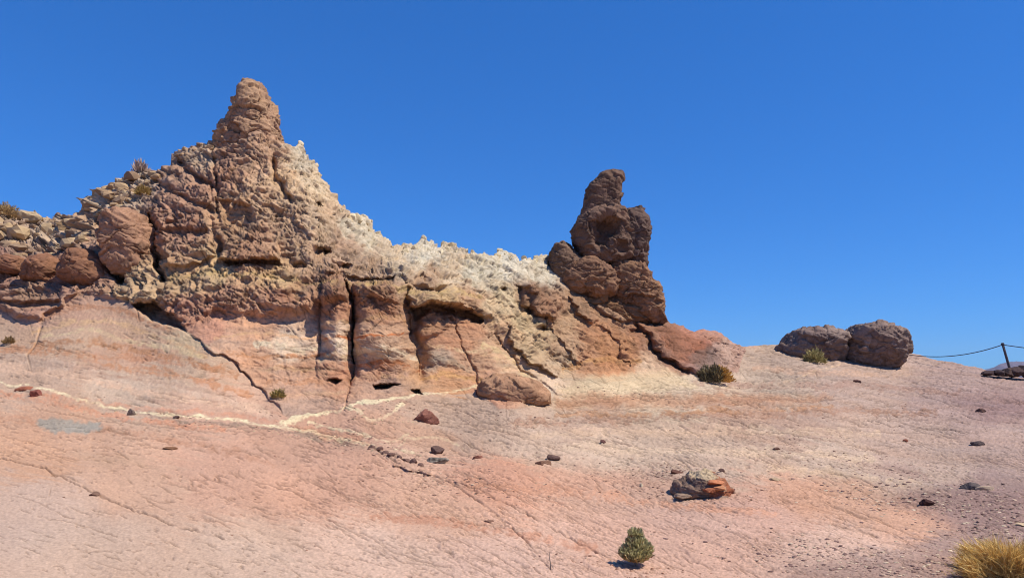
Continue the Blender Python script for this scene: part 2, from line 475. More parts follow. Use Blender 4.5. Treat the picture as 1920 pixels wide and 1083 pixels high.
# ------------------------------------------------------------------ colour of the rock (mineral colour, not light)
CC = [
 (150,1020,222,184,166),(450,1040,222,182,162),(50,950,218,180,164),(250,900,221,172,148),(60,850,226,170,140),(420,880,224,168,144),(100,800,218,166,140),
 (0,700,206,168,148),(120,640,208,168,144),(250,620,206,164,140),(330,690,203,168,148),(200,720,210,178,160),(400,760,212,166,146),(60,600,202,162,136),(150,580,204,156,134),
 (180,680,202,158,138),(280,660,204,152,128),(320,640,212,182,152),
 (600,900,222,166,142),(700,1030,223,178,158),(560,830,212,160,138),(800,950,216,164,140),(900,780,188,152,134),(1000,830,200,165,146),(1100,800,190,154,137),(1150,850,206,172,152),
 (950,900,216,152,126),(1100,920,216,164,142),(1150,1000,218,166,146),(1300,1000,214,164,146),(960,1050,220,172,154),
 (1350,850,204,168,148),(1500,800,184,146,130),(1400,780,190,148,128),(1600,720,182,148,136),(1800,740,176,142,136),(1700,850,192,156,142),(1550,860,202,168,150),
 (1450,720,190,160,142),(1480,680,186,156,142),(1420,960,208,156,138),(1500,930,206,150,126),(1700,980,216,160,136),(1600,1030,214,168,150),(1640,1070,186,150,140),(1800,1030,170,134,126),(1870,930,166,132,126),
 (1750,910,190,158,144),(1900,820,186,150,140),(1900,760,164,130,126),(2100,900,180,146,136),(2100,1050,180,146,136),(-150,800,214,166,142),(-150,1000,220,180,164),(-150,650,205,168,146),
 (1300,720,206,176,154),(1200,735,212,182,156),(1100,740,208,170,140),(1120,770,186,146,124),
 # cliff
 (20,440,178,152,128),(100,440,182,156,130),(20,490,150,108,90),(100,500,152,108,90),(180,500,156,114,92),(60,560,160,122,96),(60,590,178,126,102),(180,420,180,144,112),(230,340,184,158,130),(200,370,190,164,136),
 (330,430,168,124,98),(350,360,166,122,96),(330,320,168,130,104),(350,290,186,156,126),(250,540,186,152,112),(420,320,168,124,96),(470,220,160,124,102),(500,280,178,138,106),(490,380,186,148,112),(450,400,176,136,100),
 (470,460,166,122,92),(540,430,188,150,116),(540,330,204,166,124),(600,340,216,188,150),(600,420,200,166,130),(570,290,214,188,156),(640,460,186,150,120),(680,430,222,198,164),(740,480,206,180,146),(700,500,178,144,114),
 (800,480,222,204,176),(900,510,218,198,166),(960,490,226,208,180),(1010,510,220,200,170),(860,520,206,180,146),(800,520,176,140,108),(940,560,202,176,136),
 (400,518,190,156,110),(330,525,176,140,100),(520,525,186,150,106),(420,555,166,120,92),(520,560,158,112,86),(360,590,172,122,96),(480,615,200,150,116),(420,640,200,156,126),(400,620,198,140,112),
 (540,650,208,180,152),(480,690,196,146,112),(560,720,190,146,118),(600,690,188,138,104),(560,750,188,150,126),(630,545,170,124,94),(632,590,186,128,92),(632,625,208,176,146),(632,660,214,192,166),(632,690,188,128,94),
 (700,540,164,122,90),(715,580,172,118,84),(718,620,194,150,116),(715,665,204,174,142),(710,690,184,128,94),(720,715,180,138,114),(720,740,188,148,122),(780,690,196,146,104),
 (820,550,190,156,110),(880,560,190,146,108),(820,600,172,124,88),(830,640,180,126,92),(820,672,178,150,126),(880,620,186,132,96),(940,640,198,154,116),(960,690,206,166,128),(840,715,194,140,98),(990,600,196,166,122),(1000,660,190,158,118),
 (1000,550,152,112,84),(1030,580,160,116,86),(1060,600,186,146,108),(1040,650,176,138,104),(1050,690,188,158,124),(1100,580,158,118,86),(1130,620,178,124,86),(1120,660,176,126,90),(1160,680,196,134,90),(1150,590,160,122,92),(1200,640,160,110,80),
 (1250,630,152,108,86),(1300,630,190,128,102),(1260,660,150,106,84),(1320,665,152,122,110),(1350,650,186,150,130),(1345,625,192,136,116),(1220,690,208,170,134),(1040,720,206,176,146),(930,735,188,134,104),(1310,650,176,106,82),
]
def desat(c, k):
    c = np.asarray(c, float); g = c @ np.array([.35, .5, .15]); return g[..., None] + (c - g[..., None]) * k
CC = np.array(CC, float)
cl = (cl_w > 0.5).ravel()
def color_field():
    is_c = np.interp(CC[:, 0], FOOT[:, 0], FOOT[:, 1]) > CC[:, 1]
    bv = np.interp(CC[:, 0], [-260, 0, 150, 290, 420, 600, 900, 1050, 1200, 1385], [555, 555, 545, 592, 590, 585, 600, 640, 620, 600])
    kk = np.where(is_c, np.where(CC[:, 1] < bv, np.where(CC[:, 0] < 530, 0.98, 1.16), 1.12), KG)
    pal = is_c & (CC[:, 4] > 150) & (CC[:, 2] > 205) & (CC[:, 1] < 560)
    rgb = np.where(pal[:, None], desat(CC[:, 2:], .62), np.where(is_c[:, None], desat(CC[:, 2:], .80), np.minimum(desat(CC[:, 2:], .86) + np.where((CC[:, 0] > 620) & (CC[:, 1] > 700), 15, 3)[:, None], 255)))
    rgb = rgb * np.where(is_c[:, None], np.where(pal[:, None], np.array([.945, .935, .95]), np.array([1.0, .985, 1.02])), 1.0)
    lab = lin(rgb) / (kk[:, None] * WB)
    X = (U + 26 * wob[0] + 10 * wob2[0]).ravel(); Yv = (V + 14 * wob[1] + 5 * wob2[1]).ravel()
    stk = perlin(np.stack([(U + .2 * V).ravel() / 80, (V - .2 * U).ravel() / 6, 0 * X], -1), 351) + .8 * perlin(np.stack([(U + .2 * V).ravel() / 30, (V - .2 * U).ravel() / 3.5, 0 * X], -1), 353)
    Yv = Yv + np.where(cl, 5, 22) * stk; X = X + np.where(cl, 5, 50) * stk
    out = np.zeros((U.size, 3)); sw = np.zeros(U.size)
    for k in range(len(CC)):
        dx = (X - CC[k, 0]) / (1.0 if is_c[k] else 1.8); dy = Yv - CC[k, 1]
        w = 1.0 / (dx * dx + dy * dy + 60.0) ** 2.2
        w = np.where(is_c[k] == cl, w, w * 0.02)
        out += w[:, None] * lab[k]; sw += w
    return out / sw[:, None]
colr = color_field().astype(f32)

KR0 = np.clip(1.6 * perlin(np.stack([U.ravel() / 6, V.ravel() / 3.5, 0 * U.ravel()], -1), 361), 0, 1).reshape(U.shape)
def paint_line(pts, rgb, w0, w1=None, k=1.0, rag=5.0, margin=30):
    R = region(pts, margin); q = np.ravel_multi_index(R, U.shape)
    d, t, s = seg_dist(Uw[R], Vw[R], pts)
    w = (w0 + ((w1 if w1 is not None else w0) - w0) * t) * (.85 + 0.8 * wob2[0][R] + 0.6 * wob[1][R])
    k = k * np.clip(.95 + .9 * wob2[1][R] + .7 * wob[0][R] - .8 * KR0[R], .1, 1)
    a = (k * smooth(1.25, 0.7, (d + rag * 0.4 * wob2[1][R]) / np.maximum(w, 0.3)))[:, None]
    colr[q] = colr[q] * (1 - a) + a * alb(rgb)
def paint_poly(pts, rgb, edge=6, k=1.0):
    R = region(pts, 40); q = np.ravel_multi_index(R, U.shape)
    sd = poly_sd((U + 9 * wob[0] + 11 * wob2[0])[R], (V + 7 * wob[1] + 7 * wob2[1])[R], pts)
    a = (k * smooth(-edge, edge, sd))[:, None]
    colr[q] = colr[q] * (1 - a) + a * alb(rgb)

for pts_, rgb_, w_, k_ in [
    ([(400,628),(480,622),(560,630),(604,628)], (216,176,146), 4, .5), ([(420,662),(500,670),(590,664),(660,672)], (196,146,116), 4, .5), ([(470,690),(560,694),(655,690)], (214,176,148), 3, .5),
    ([(500,714),(580,716),(655,712)], (198,150,122), 4, .4), ([(530,738),(600,736),(650,732)], (214,178,152), 3, .4), ([(666,600),(720,594),(772,602)], (204,160,126), 4, .5), ([(664,684),(720,678),(786,690)], (182,124,92), 5, .6),
    ([(660,708),(720,703),(790,712)], (208,168,140), 3, .5), ([(800,650),(850,650),(900,660),(950,690)], (222,190,160), 4, .5), ([(790,708),(850,704),(900,712)], (208,164,124), 4, .5), ([(910,650),(950,668),(1000,712)], (222,194,160), 5, .5),
    ([(70,598),(130,580),(190,572),(250,590),(330,628)], (186,140,116), 5, .45), ([(60,622),(130,604),(200,602),(280,622),(390,668)], (216,180,150), 5, .5),
    ([(60,650),(150,640),(260,656),(360,676),(440,705)], (184,140,114), 7, .5), ([(0,656),(120,660),(240,690),(350,704),(470,742)], (196,146,118), 7, .45), ([(0,690),(140,704),(260,732),(400,752),(500,775)], (222,188,170), 7, .5),
    ([(-40,668),(60,676),(180,700),(300,716),(420,738)], (176,142,126), 4, .4), ([(0,738),(120,756),(260,786),(420,806)], (222,158,130), 6, .35), ([(0,780),(140,796),(320,830),(520,868)], (196,150,128), 6, .35),
    ([(960,792),(1150,786),(1350,778),(1560,770),(1750,772)], (178,140,122), 7, .4), ([(1000,815),(1200,812),(1420,806),(1650,812)], (222,192,172), 7, .4), ([(1060,840),(1250,846),(1450,846),(1640,856)], (228,200,180), 8, .45),
    ([(1040,776),(1200,778),(1380,770),(1560,760)], (196,150,120), 5, .4), ([(1300,715),(1450,722),(1620,724),(1800,735)], (178,144,132), 6, .35), ([(1420,690),(1560,702),(1700,700)], (206,172,154), 5, .4),
    ([(880,905),(1050,918),(1250,946),(1450,975)], (224,168,142), 9, .35), ([(700,960),(900,985),(1120,1030)], (206,150,126), 8, .35), ([(1440,872),(1600,892),(1780,930)], (224,194,172), 7, .4),
    ([(606,605),(632,602),(660,606)], (214,176,144), 3, .5), ([(606,672),(632,668),(658,676)], (222,198,172), 4, .6), ([(1060,690),(1130,672),(1200,676)], (206,160,120), 5, .5)]:
    paint_line(pts_, desat(rgb_, 1.12), w_ * 1.15, w_ * 1.15, min(.95, 1.75 * k_))
CREAM = (250, 230, 196)
# bands
paint_poly([(1040,742),(1200,740),(1400,738),(1560,742),(1530,752),(1400,760),(1200,764),(1045,765)], (196,142,112), 9, .7)
paint_poly([(1045,722),(1130,704),(1230,692),(1290,706),(1310,722),(1200,738),(1060,738)], (226,200,170), 9, .75)
paint_line([(600,634),(632,632),(662,640),(700,628),(760,624)], (204,124,80), 2.4, 2.4, .9)
paint_line([(480,646),(560,652),(632,650),(662,660),(720,652),(784,672)], (236,214,190), 6.5, 6.5, .9)
paint_line([(80,632),(160,618),(240,640),(330,652),(380,668)], (226,200,164), 3, 6, .6)
paint_line([(180,668),(300,672),(410,690)], (200,140,108), 6, 6, .5)
paint_line([(20,670),(140,690),(240,716),(330,722),(440,750)], (214,186,172), 9, 12, .5)
paint_line([(100,742),(240,760),(420,776),(520,788)], (220,150,122), 5, 5, .5)
paint_line([(785,668),(840,676),(880,690)], (170,150,132), 7, 7, .5)
paint_line([(300,518),(420,514),(520,517),(600,526),(640,532)], (206,174,122), 6, 5, .5)
paint_line([(655,530),(720,526),(765,545),(850,546),(900,556)], (218,186,128), 5, 5, .5)
# cream vein
paint_line([(-60,706),(50,722),(110,740),(250,768),(370,782),(510,797),(590,808),(650,824),(700,836)], CREAM, 2.0, 4.5, .9)
paint_line([(505,798),(560,783),(640,765),(700,757),(760,748),(785,738)], CREAM, 5.5, 2.5, .95)
paint_line([(640,765),(672,772),(700,786),(735,772),(757,757)], CREAM, 2.8, 2.5, .85)
paint_line([(785,740),(830,736),(880,724),(905,718)], CREAM, 2.2, 2.2, .7)
paint_line([(905,720),(940,712),(990,710)], CREAM, 2.2, 1.5, .6)
paint_line([(585,790),(650,806),(720,822),(770,812)], CREAM, 2, 4, .7)
paint_line([(745,832),(765,820),(840,822),(870,832)], CREAM, 2, 2, .6)
paint_line([(745,838),(790,850)], CREAM, 3, 2, .7)
paint_line([(1465,716),(1500,706),(1530,697),(1578,683)], (232,196,168), 1.8, 1.8, .7)
paint_poly([(660,775),(740,768),(800,795),(860,815),(850,840),(760,830),(690,812)], (210,160,134), 12, .45)
paint_poly([(545,795),(600,800),(680,815),(690,835),(600,815)], (222,160,130), 6, .5)
# grey streaks, patches of grit
paint_line([(200,762),(250,770),(330,788),(420,798),(520,805),(600,822)], (150,130,120), 1.5, 5, .7)
paint_line([(560,815),(640,830),(720,848)], (170,145,130), 8, 5, .5)
paint_poly([(66,785),(100,780),(185,792),(192,806),(150,814),(95,806)], (176,168,162), 4, .9)
paint_poly([(120,845),(250,855),(300,880),(180,870)], (206,168,146), 9, .6)
paint_poly([(1150,900),(1260,880),(1300,930),(1200,930)], (186,150,138), 16, .5)
paint_poly([(1660,935),(1800,905),(1960,920),(2100,990),(1900,1010),(1790,1000),(1700,960)], (168,136,132), 18, .8)
paint_poly([(1480,1075),(1600,1055),(1780,1050),(1800,1083),(1800,1150),(1450,1150)], (176,142,132), 16, .75)
paint_poly([(1620,865),(1720,880),(1760,905),(1690,895)], (172,140,134), 8, .6)
paint_poly([(1780,740),(2180,735),(2180,800),(1850,790)], (158,126,126), 20, .7)
paint_poly([(820,880),(960,860),(1180,880),(1250,905),(1050,930),(900,925)], (210,158,136), 20, .4)
paint_poly([(1430,890),(1600,905),(1750,960),(1800,1000),(1700,1005),(1500,965)], (214,164,138), 22, .45)
# orange and dark patches on the right ribs
paint_poly([(1225,612),(1290,618),(1330,650),(1320,680),(1285,680),(1240,645)], (158,104,80), 8, .65)
paint_poly([(1300,620),(1345,618),(1375,640),(1330,642)], (186,138,118), 6, .6)
paint_poly([(1290,665),(1335,640),(1345,690),(1315,700)], (128,104,98), 8, .6)
paint_poly([(1105,640),(1150,615),(1190,650),(1200,685),(1130,690)], (176,124,88), 14, .5)

# ------------------------------------------------------------------ short open cracks, one by one
KR = np.zeros(U.shape, f32)
def vtop_at(u): return np.interp(u, uu, vtop)
def splat(pu, pv, w):
    j = (pu - U0) / (U1 - U0) * (NU - 1); vt = vtop_at(pu); i = (pv - vt) / (VB - vt) * (NV - 1)
    ok = (j > 1) & (j < NU - 3) & (i > 1) & (i < NV - 3); j, i, w = j[ok], i[ok], w[ok]
    j0 = j.astype(int); i0 = i.astype(int); fj = j - j0; fi = i - i0
    for a in (0, 1):
        for b in (0, 1):
            np.maximum.at(KR, (i0 + a, j0 + b), (w * np.minimum(1, 1.5 * (fi if a else 1 - fi) * (fj if b else 1 - fj) + .25 * (a == (fi > .5)) * (b == (fj > .5)))).astype(f32))
def strokes(n, box, ang, jit, L0, L1, s0, s1, seed, keep=None, wig=.14):
    """n wandering hairline cracks inside a box; ang(u, v) strike in degrees, clockwise positive"""
    rs = np.random.RandomState(seed)
    u = rs.uniform(box[0], box[2], n); v = rs.uniform(box[1], box[3], n)
    if keep is not None:
        k = rs.rand(n) < keep(u, v); u, v = u[k], v[k]
    m = len(u)
    a = np.radians(ang(u, v) + jit * rs.normal(size=m)); L = L0 + (L1 - L0) * rs.rand(m) ** 2.4
    st = s0 + (s1 - s0) * rs.rand(m)
    N = int(L1 / 1.1) + 2
    cu, cv = u.copy(), v.copy(); da = np.zeros(m)
    for k in range(N):
        live = k * 1.1 < L
        if not live.any(): break
        t = np.clip(k * 1.1 / L, 0, 1)
        splat(cu[live], cv[live], (st * np.sqrt(np.clip(4 * t * (1 - t), .05, 1)))[live])
        da = .9 * da + wig * rs.normal(size=m) * .5
        cu = cu + 1.1 * np.cos(a + da); cv = cv + 1.1 * np.sin(a + da)
FT = lambda u: np.interp(u, FOOT[:, 0], FOOT[:, 1])
def g_ang(u, v):
    lo = np.interp(u, [0, 400, 900, 1200, 1700, 1920], [14, 17, 24, 26, 18, 14])
    hi = np.interp(u, [0, 500, 900, 1300, 1920], [11, 14, 8, 5, 5])
    t = np.clip((v - 760) / 140, 0, 1)
    return hi * (1 - t) + lo * t
cell = perlin(np.stack([U.ravel() / 90, V.ravel() / 45, 0 * U.ravel()], -1), 401).reshape(U.shape)
def cellv(u, v):
    return perlin(np.stack([u / 90, v / 40, 0 * u], -1), 401)
def g_keep(u, v):
    d = np.interp(u, [-200, 250, 480, 700, 1000, 2200], [.14, .18, .42, .85, 1, 1])
    d = np.where(v < 775, np.minimum(d, np.interp(u, [0, 520, 700, 1000], [.25, .25, .5, 1])), d)
    d = np.where((v < 860) & (v > 790) & (u < 620), np.maximum(d, .6), d)
    return d * np.clip(.55 + 1.3 * cellv(u, v), .08, 1) * (v > FT(u) + 4)
BX = (-250, 600, 2170, 1230)
strokes(30000, BX, g_ang, 8, 5, 20, .25, .85, 501, g_keep)
strokes(7500, BX, g_ang, 6, 12, 44, .55, 1.0, 502, g_keep)
strokes(800, BX, g_ang, 5, 40, 190, .6, 1.0, 503, g_keep, .12)
strokes(900, BX, lambda u, v: g_ang(u, v) + 45, 18, 4, 16, .3, .7, 504, g_keep)
def crackline(pts, st, seed, thick=1):
    rs = np.random.RandomState(seed); pts = np.asarray(pts, float)
    L = np.concatenate([[0], np.cumsum(np.hypot(*np.diff(pts, axis=0).T))]); t = np.arange(0, L[-1], .8)
    pu = np.interp(t, L, pts[:, 0]); pv = np.interp(t, L, pts[:, 1])
    w = n1d(t / 18, seed) * 5 + n1d(t / 6, seed + 1) * 2.2
    k = np.clip(.75 + 1.2 * n1d(t / 30, seed + 2), .15, 1) * st
    for o_ in range(thick): splat(pu + .3 * w, pv + w + o_ * 1.5, k)
for k_, (pts_, st_, th_) in enumerate([
    ([(840,900),(900,942),(985,1010),(1035,1075)], 1, 2), ([(850,905),(920,930),(1010,975),(1090,1020),(1170,1060)], 1, 2), ([(-60,840),(0,858),(80,880),(170,925),(240,955),(330,985),(420,1005)], 1, 2),
    ([(0,815),(120,842),(200,838),(240,862)], .8, 1), ([(70,968),(140,985),(220,1010)], .8, 1), ([(1440,808),(1560,822),(1660,845)], 1, 2), ([(1625,788),(1720,800),(1830,812)], 1, 2), ([(1560,785),(1640,776),(1720,800)], .8, 1),
    ([(690,832),(735,858),(790,884),(830,897),(900,915)], 1, 2), ([(700,890),(760,920),(830,950)], .7, 1), ([(480,985),(560,1015),(650,1030),(740,1060)], .8, 1), ([(600,905),(680,930),(760,960)], .6, 1),
    ([(1330,965),(1440,985),(1560,1010)], .8, 1), ([(1440,870),(1560,895),(1700,930)], .8, 1), ([(1560,985),(1600,998),(1645,1010)], 1, 3), ([(1150,745),(1400,752),(1620,740)], .6, 1), ([(60,760),(200,790),(360,800),(520,822)], .7, 1),
    ([(110,770),(240,790),(400,812)], .5, 1), ([(1040,735),(1120,762),(1300,765)], .5, 1), ([(300,905),(420,930),(520,960)], .7, 1), ([(75,612),(66,650),(52,668),(60,700)], .8, 1), ([(790,750),(860,760),(930,772)], .9, 2), ([(1400,700),(1520,716),(1640,712)], .6, 1)]):
    crackline(pts_, st_, 900 + 3 * k_, th_)
def c_keep(u, v): return (v < FT(u) - 2) & (v > vtop_at(u) + 3)
BV = lambda u: np.interp(u, [-260, 0, 150, 290, 420, 600, 660, 760, 900, 960, 1050, 1200, 1385], [560, 560, 540, 600, 592, 586, 575, 590, 610, 660, 690, 690, 690])
CRB = lambda u: np.interp(u, [500, 540, 600, 680, 760, 860, 930, 1000, 1040, 1050], [300, 340, 420, 470, 510, 545, 600, 590, 560, 0])
is_pale = lambda u, v: (u > 520) & (u < 1050) & (v < CRB(u))
BC = (-250, 250, 1390, 790)
strokes(9000, BC, lambda u, v: np.where(u > 1050, 38., 32.), 22, 5, 24, .3, .9, 511, lambda u, v: c_keep(u, v) & ~is_pale(u, v) & (v < BV(u)))
strokes(1500, BC, lambda u, v: np.where(u > 1050, 40., 55.), 25, 14, 60, .4, 1.0, 512, lambda u, v: c_keep(u, v) & ~is_pale(u, v) & (v < BV(u)))
strokes(3800, BC, lambda u, v: 70. + 0 * u, 34, 6, 20, .5, 1.0, 513, lambda u, v: c_keep(u, v) & is_pale(u, v))
strokes(1200, BC, lambda u, v: -15. + 0 * u, 30, 5, 14, .4, 1.0, 514, lambda u, v: c_keep(u, v) & is_pale(u, v))
strokes(9000, BC, lambda u, v: np.where(u > 1000, 25., 7.), 14, 5, 26, .15, .6, 515, lambda u, v: c_keep(u, v) & (v > BV(u)))
strokes(700, BC, lambda u, v: np.where(u > 900, 50., 10.), 25, 20, 90, .3, .8, 516, lambda u, v: c_keep(u, v) & (v > BV(u)))
KRf = KR.ravel()
KUP = np.zeros_like(KR); KUP[2:] = KR[:-2]; KUPf = KUP.ravel()      # the lifted lip below each crack

# ------------------------------------------------------------------ fine relief
Pf = P1.reshape(-1, 3)
ic = np.nonzero(cl_w.ravel() > 0.02)[0]; cw = cl_w.ravel()[ic]
P0f = P0.reshape(-1, 3)
q = (P0f[ic] + .45 * (Pf[ic] - P0f[ic])).astype(f32)
uc, vc = U.ravel()[ic], V.ravel()[ic]
# where the rock is coarse and broken, and where it is smooth banded tuff
band_v = np.interp(uc, [-260, 0, 150, 290, 420, 600, 660, 760, 900, 960, 1050, 1200, 1300, 1385],
                       [560, 560, 540, 600, 592, 586, 575, 590, 610, 660, 690, 690, 690, 690])
rough = 0.22 + 0.78 * smooth(14, -14, vc - band_v)
rough = np.where(uc > 1200, rough * 0.8, rough)
# the pale jagged crest
cr_b = np.interp(uc, [500, 540, 600, 680, 760, 860, 930, 1000, 1040], [300, 340, 420, 470, 510, 545, 600, 590, 560])
pale = smooth(18, -18, vc - cr_b) * smooth(520, 560, uc) * smooth(1050, 1030, uc)
left_rub = smooth(12, -12, vc - np.interp(uc, [-260, 0, 160, 200, 300], [470, 470, 470, 385, 340])) * smooth(310, 280, uc)
warp = np.stack([fbm(q * 1.1, 3, 31), fbm(q * 1.1, 3, 32), fbm(q * 1.1, 3, 33)], -1)
qw = q + 0.35 * warp
# big blocks (dip along bedding), medium, small
qd = np.stack([qw[:, 0] * .82 - qw[:, 2] * .57, qw[:, 1], qw[:, 0] * .57 + qw[:, 2] * .82], -1)   # dip of the jointing
h1, c1, e1 = fracture(qd / np.array([1.6, 1.2, 0.8], f32), 41, 1.5, .7, .12, .05)
h2, c2, e2 = fracture(qd / np.array([0.50, 0.42, 0.22], f32), 43, 1.8, .7, .2, .07)
hm, cm, em = fracture(qd / np.array([0.21, 0.2, 0.10], f32) + .4 * warp, 45, 1.9, .8, .25, .1)
# pale crest: upright narrow flakes
qs = np.stack([qw[:, 0] + 0.25 * qw[:, 2], qw[:, 1], qw[:, 2] - .15 * qw[:, 0]], -1)
h3, c3, e3 = fracture(qs / np.array([0.24, 0.30, 0.36], f32), 47, 1.6, 1.0, .7, .16)
h4, c4, e4 = fracture(q / 0.15 + 1.5 * warp, 53, 1.6, .9, .3, .2)
n5 = fbm(q * 5.0, 4, 61, .6)
n6 = fbm(q * 0.8, 3, 63)
bed = perlin(np.stack([q[:, 0] * .35, q[:, 1] * .35, q[:, 2] * 6 + q[:, 0] * .25 + warp[:, 0] * .8], -1), 71)
bed2 = perlin(np.stack([q[:, 0] * .5, q[:, 1] * .5, q[:, 2] * 15 + q[:, 0] * .6 + warp[:, 1] * .8], -1), 73)
br = rough * (1 - pale)
def steps(k, ph, sd):
    x = qd[:, 2] * k + ph + .9 * perlin(qd * np.array([.7, .7, .4], f32) * k ** .5, sd)
    fr = x - np.floor(x)
    return np.where(fr < .88, fr / .88, (1 - fr) / .12)          # leans out upwards, then breaks back
stp = .10 * (steps(1.5, 2.2 * c1, 91) - .5) + .05 * (steps(4.2, 3.1 * c2, 93) - .5)
pits = -np.clip(perlin(q * 2.2 + 0.4 * warp, 77) - 0.26, 0, 1) * 1.8 - np.clip(perlin(q * np.array([2.6, 2.6, 5.5], f32) + 0.6 * warp, 79) - 0.30, 0, 1) * 1.5
wr = np.stack([(q[:, 0] * .78 - q[:, 2] * .62) * 1.3, q[:, 1] * 1.2, (q[:, 0] * .62 + q[:, 2] * .78) * 4.2], -1) + .5 * warp
wrk = -np.abs(fbm(wr, 3, 85, .55)) + .3
wrk2 = -np.abs(fbm(wr * 2.6 + 9, 2, 87, .55)) + .3
amp = np.where(uc > 1180, .55, np.where(uc > 1050, .65, 1.0))
disp = br * amp * (0.20 * n6 + 0.12 * h1 + 0.06 * h2 + 0.055 * hm + .02 * h4 + 0.20 * pits + 1.0 * stp)
disp += pale * (0.14 * n6 + 0.14 * h1 + 0.045 * h3 + 0.085 * h2 + 0.012 * h4 + .03 * hm + .10 * pits + .6 * stp)
disp += left_rub * (0.14 * h1 + 0.10 * h2 + 0.04 * hm + .8 * stp)
disp += (1 - rough) * (0.07 * n6 + 0.022 * n5 + 0.03 * bed + 0.015 * bed2 + 0.012 * h4)
mc = q[:, 1] / FPX
disp += -3.4 * mc * KRf[ic] + .8 * mc * KUPf[ic]
disp *= cw
dfull = np.zeros(U.size, f32); dfull[ic] = disp
tint = np.ones(U.size, f32)
tv = 1 + br * (0.14 * (c1 - .5) + 0.16 * (c2 - .5) + .12 * (cm - .5) + 0.12 * n5 + .1 * n6) + pale * (0.22 * (c3 - .5) + 0.1 * (c1 - .5)) + (1 - rough) * (0.20 * bed + 0.14 * bed2 + 0.05 * n5)
# dust and varnish settle in the joints; hairline crack shade is painted in too
tv *= 1 - 0.30 * br * (1 - smooth(0, .09, e2)) - 0.30 * pale * (1 - smooth(0, .14, e3))
tv *= 1 - .55 * KRf[ic]
tint[ic] = 1 + (tv - 1) * cw
# warm / brown mineral patches
warmth = np.zeros(U.size, f32); warmth[ic] = (1 - rough) * cw * (.55 * bed + .35 * bed2) + (0.5 * fbm(q * 1.6, 3, 81) + .3 * (c2 - .5)) * rough * cw * .6

# ---- open bedrock: exfoliating sheets and short cracks along the strike
ig = np.nonzero(cl_w.ravel() < 0.98)[0]; gw = 1 - cl_w.ravel()[ig]
g = Pf[ig].astype(f32)
dist = g[:, 1]
A = 0.52 * g[:, 0] - 0.85 * g[:, 1]; B = 0.85 * g[:, 0] + 0.52 * g[:, 1]
z0 = 0 * A
def pn(sa, sb, s): return perlin(np.stack([A * sa, B * sb, z0 + s * 3.1], -1), s)
low = 0.10 * pn(.16, .25, 101) + 0.05 * pn(.5, .8, 102)
wz = 0.9 * pn(.45, .9, 103) + 0.35 * pn(1.6, 2.6, 104)
def saw(k, s, amp):
    x = B * k + wz * 1.2 + 0.35 * pn(2.2 * k, 1.5 * k, s)
    fr = x - np.floor(x)
    m = smooth(0.0, 0.35, pn(0.5 * k, 0.8 * k, s + 1))
    prof = np.where(fr < 0.07, smooth(0, 0.07, fr), 1 - smooth(0.07, 0.8, fr))
    return amp * m * prof
fl = saw(1.3, 110, 0.035) + saw(3.6, 120, 0.014) + saw(8.5, 130, 0.007) * smooth(16, 9, dist)
far = smooth(9, 17, dist)
ug, vg = U.ravel()[ig], V.ravel()[ig]
wu, wv_ = wob[0].ravel()[ig], wob2[1].ravel()[ig]
dens = np.interp(ug, [0, 450, 700, 1000, 1500, 1920], [.45, .6, .85, 1, 1, 1])
dk = KRf[ig]
mpx = dist / FPX
calm = .45 + .55 * dens
grit = fbm(np.stack([A * 9, B * 14, z0], -1), 3, 301)
fine = fbm(np.stack([ug / 9, vg / 4 - .1 * ug / 4, z0], -1), 3, 305, .6)
gd = .8 * low + .3 * calm * fl - 3.2 * mpx * dk + .8 * mpx * KUPf[ig] + 0.005 * grit * (0.5 + far) + .9 * mpx * fine * calm
dfull[ig] += gd * gw
st1 = pn(.10, 1.1, 311); st2 = pn(.25, 3.2, 312); bl = pn(.5, .5, 313); st3 = pn(.8, 9, 314)
gt = 1 + 0.08 * st1 + 0.07 * st2 + 0.07 * bl + 0.06 * st3 * (0.4 + .6 * far) + 0.05 * grit + .05 * fine
sk = perlin(np.stack([(ug + .2 * vg) / 170, (vg - .2 * ug + 8 * wu) / 6, z0], -1), 341); sk2 = perlin(np.stack([(ug + .2 * vg) / 90, (vg - .15 * ug + 8 * wu) / 14, z0], -1), 343)
sp = fbm(np.stack([ug / 4.5, vg / 2.6, z0], -1), 2, 345)
gt += (.11 * sk + .07 * sk2) * (.35 + .65 * np.maximum(smooth(820, 760, vg), smooth(700, 1100, ug))) + .17 * sp * (.25 + .75 * dens) + .05 * fine
gt *= (1 - .54 * np.clip(dk, 0, 1)) * (1 + .12 * KUPf[ig] * (1 - np.clip(dk, 0, 1)))  # crack dirt and fine shade darkened in; lit edge painted on lip below
tint[ig] *= 1 + (gt - 1) * gw
warmth[ig] += (0.55 * pn(.3, .9, 331) + .25 * pn(1.1, 2.5, 332)) * gw * 0.5

colr *= tint[:, None]
wv = np.clip(warmth, -0.6, 0.6)[:, None] * np.array([0.10, -0.05, -0.20], f32)
colr *= 1 + wv
colr = np.clip(colr, 0.012, 0.85)

# rock breaks outwards from the face, the bedrock sheets lift along their own normal
NF = N0 * np.where(cl_w[..., None] > .5, np.array([1, 1, .3]), 1.0); NF /= np.linalg.norm(NF, axis=-1, keepdims=True)
P = P1 + NF * dfull.reshape(U.shape)[..., None]

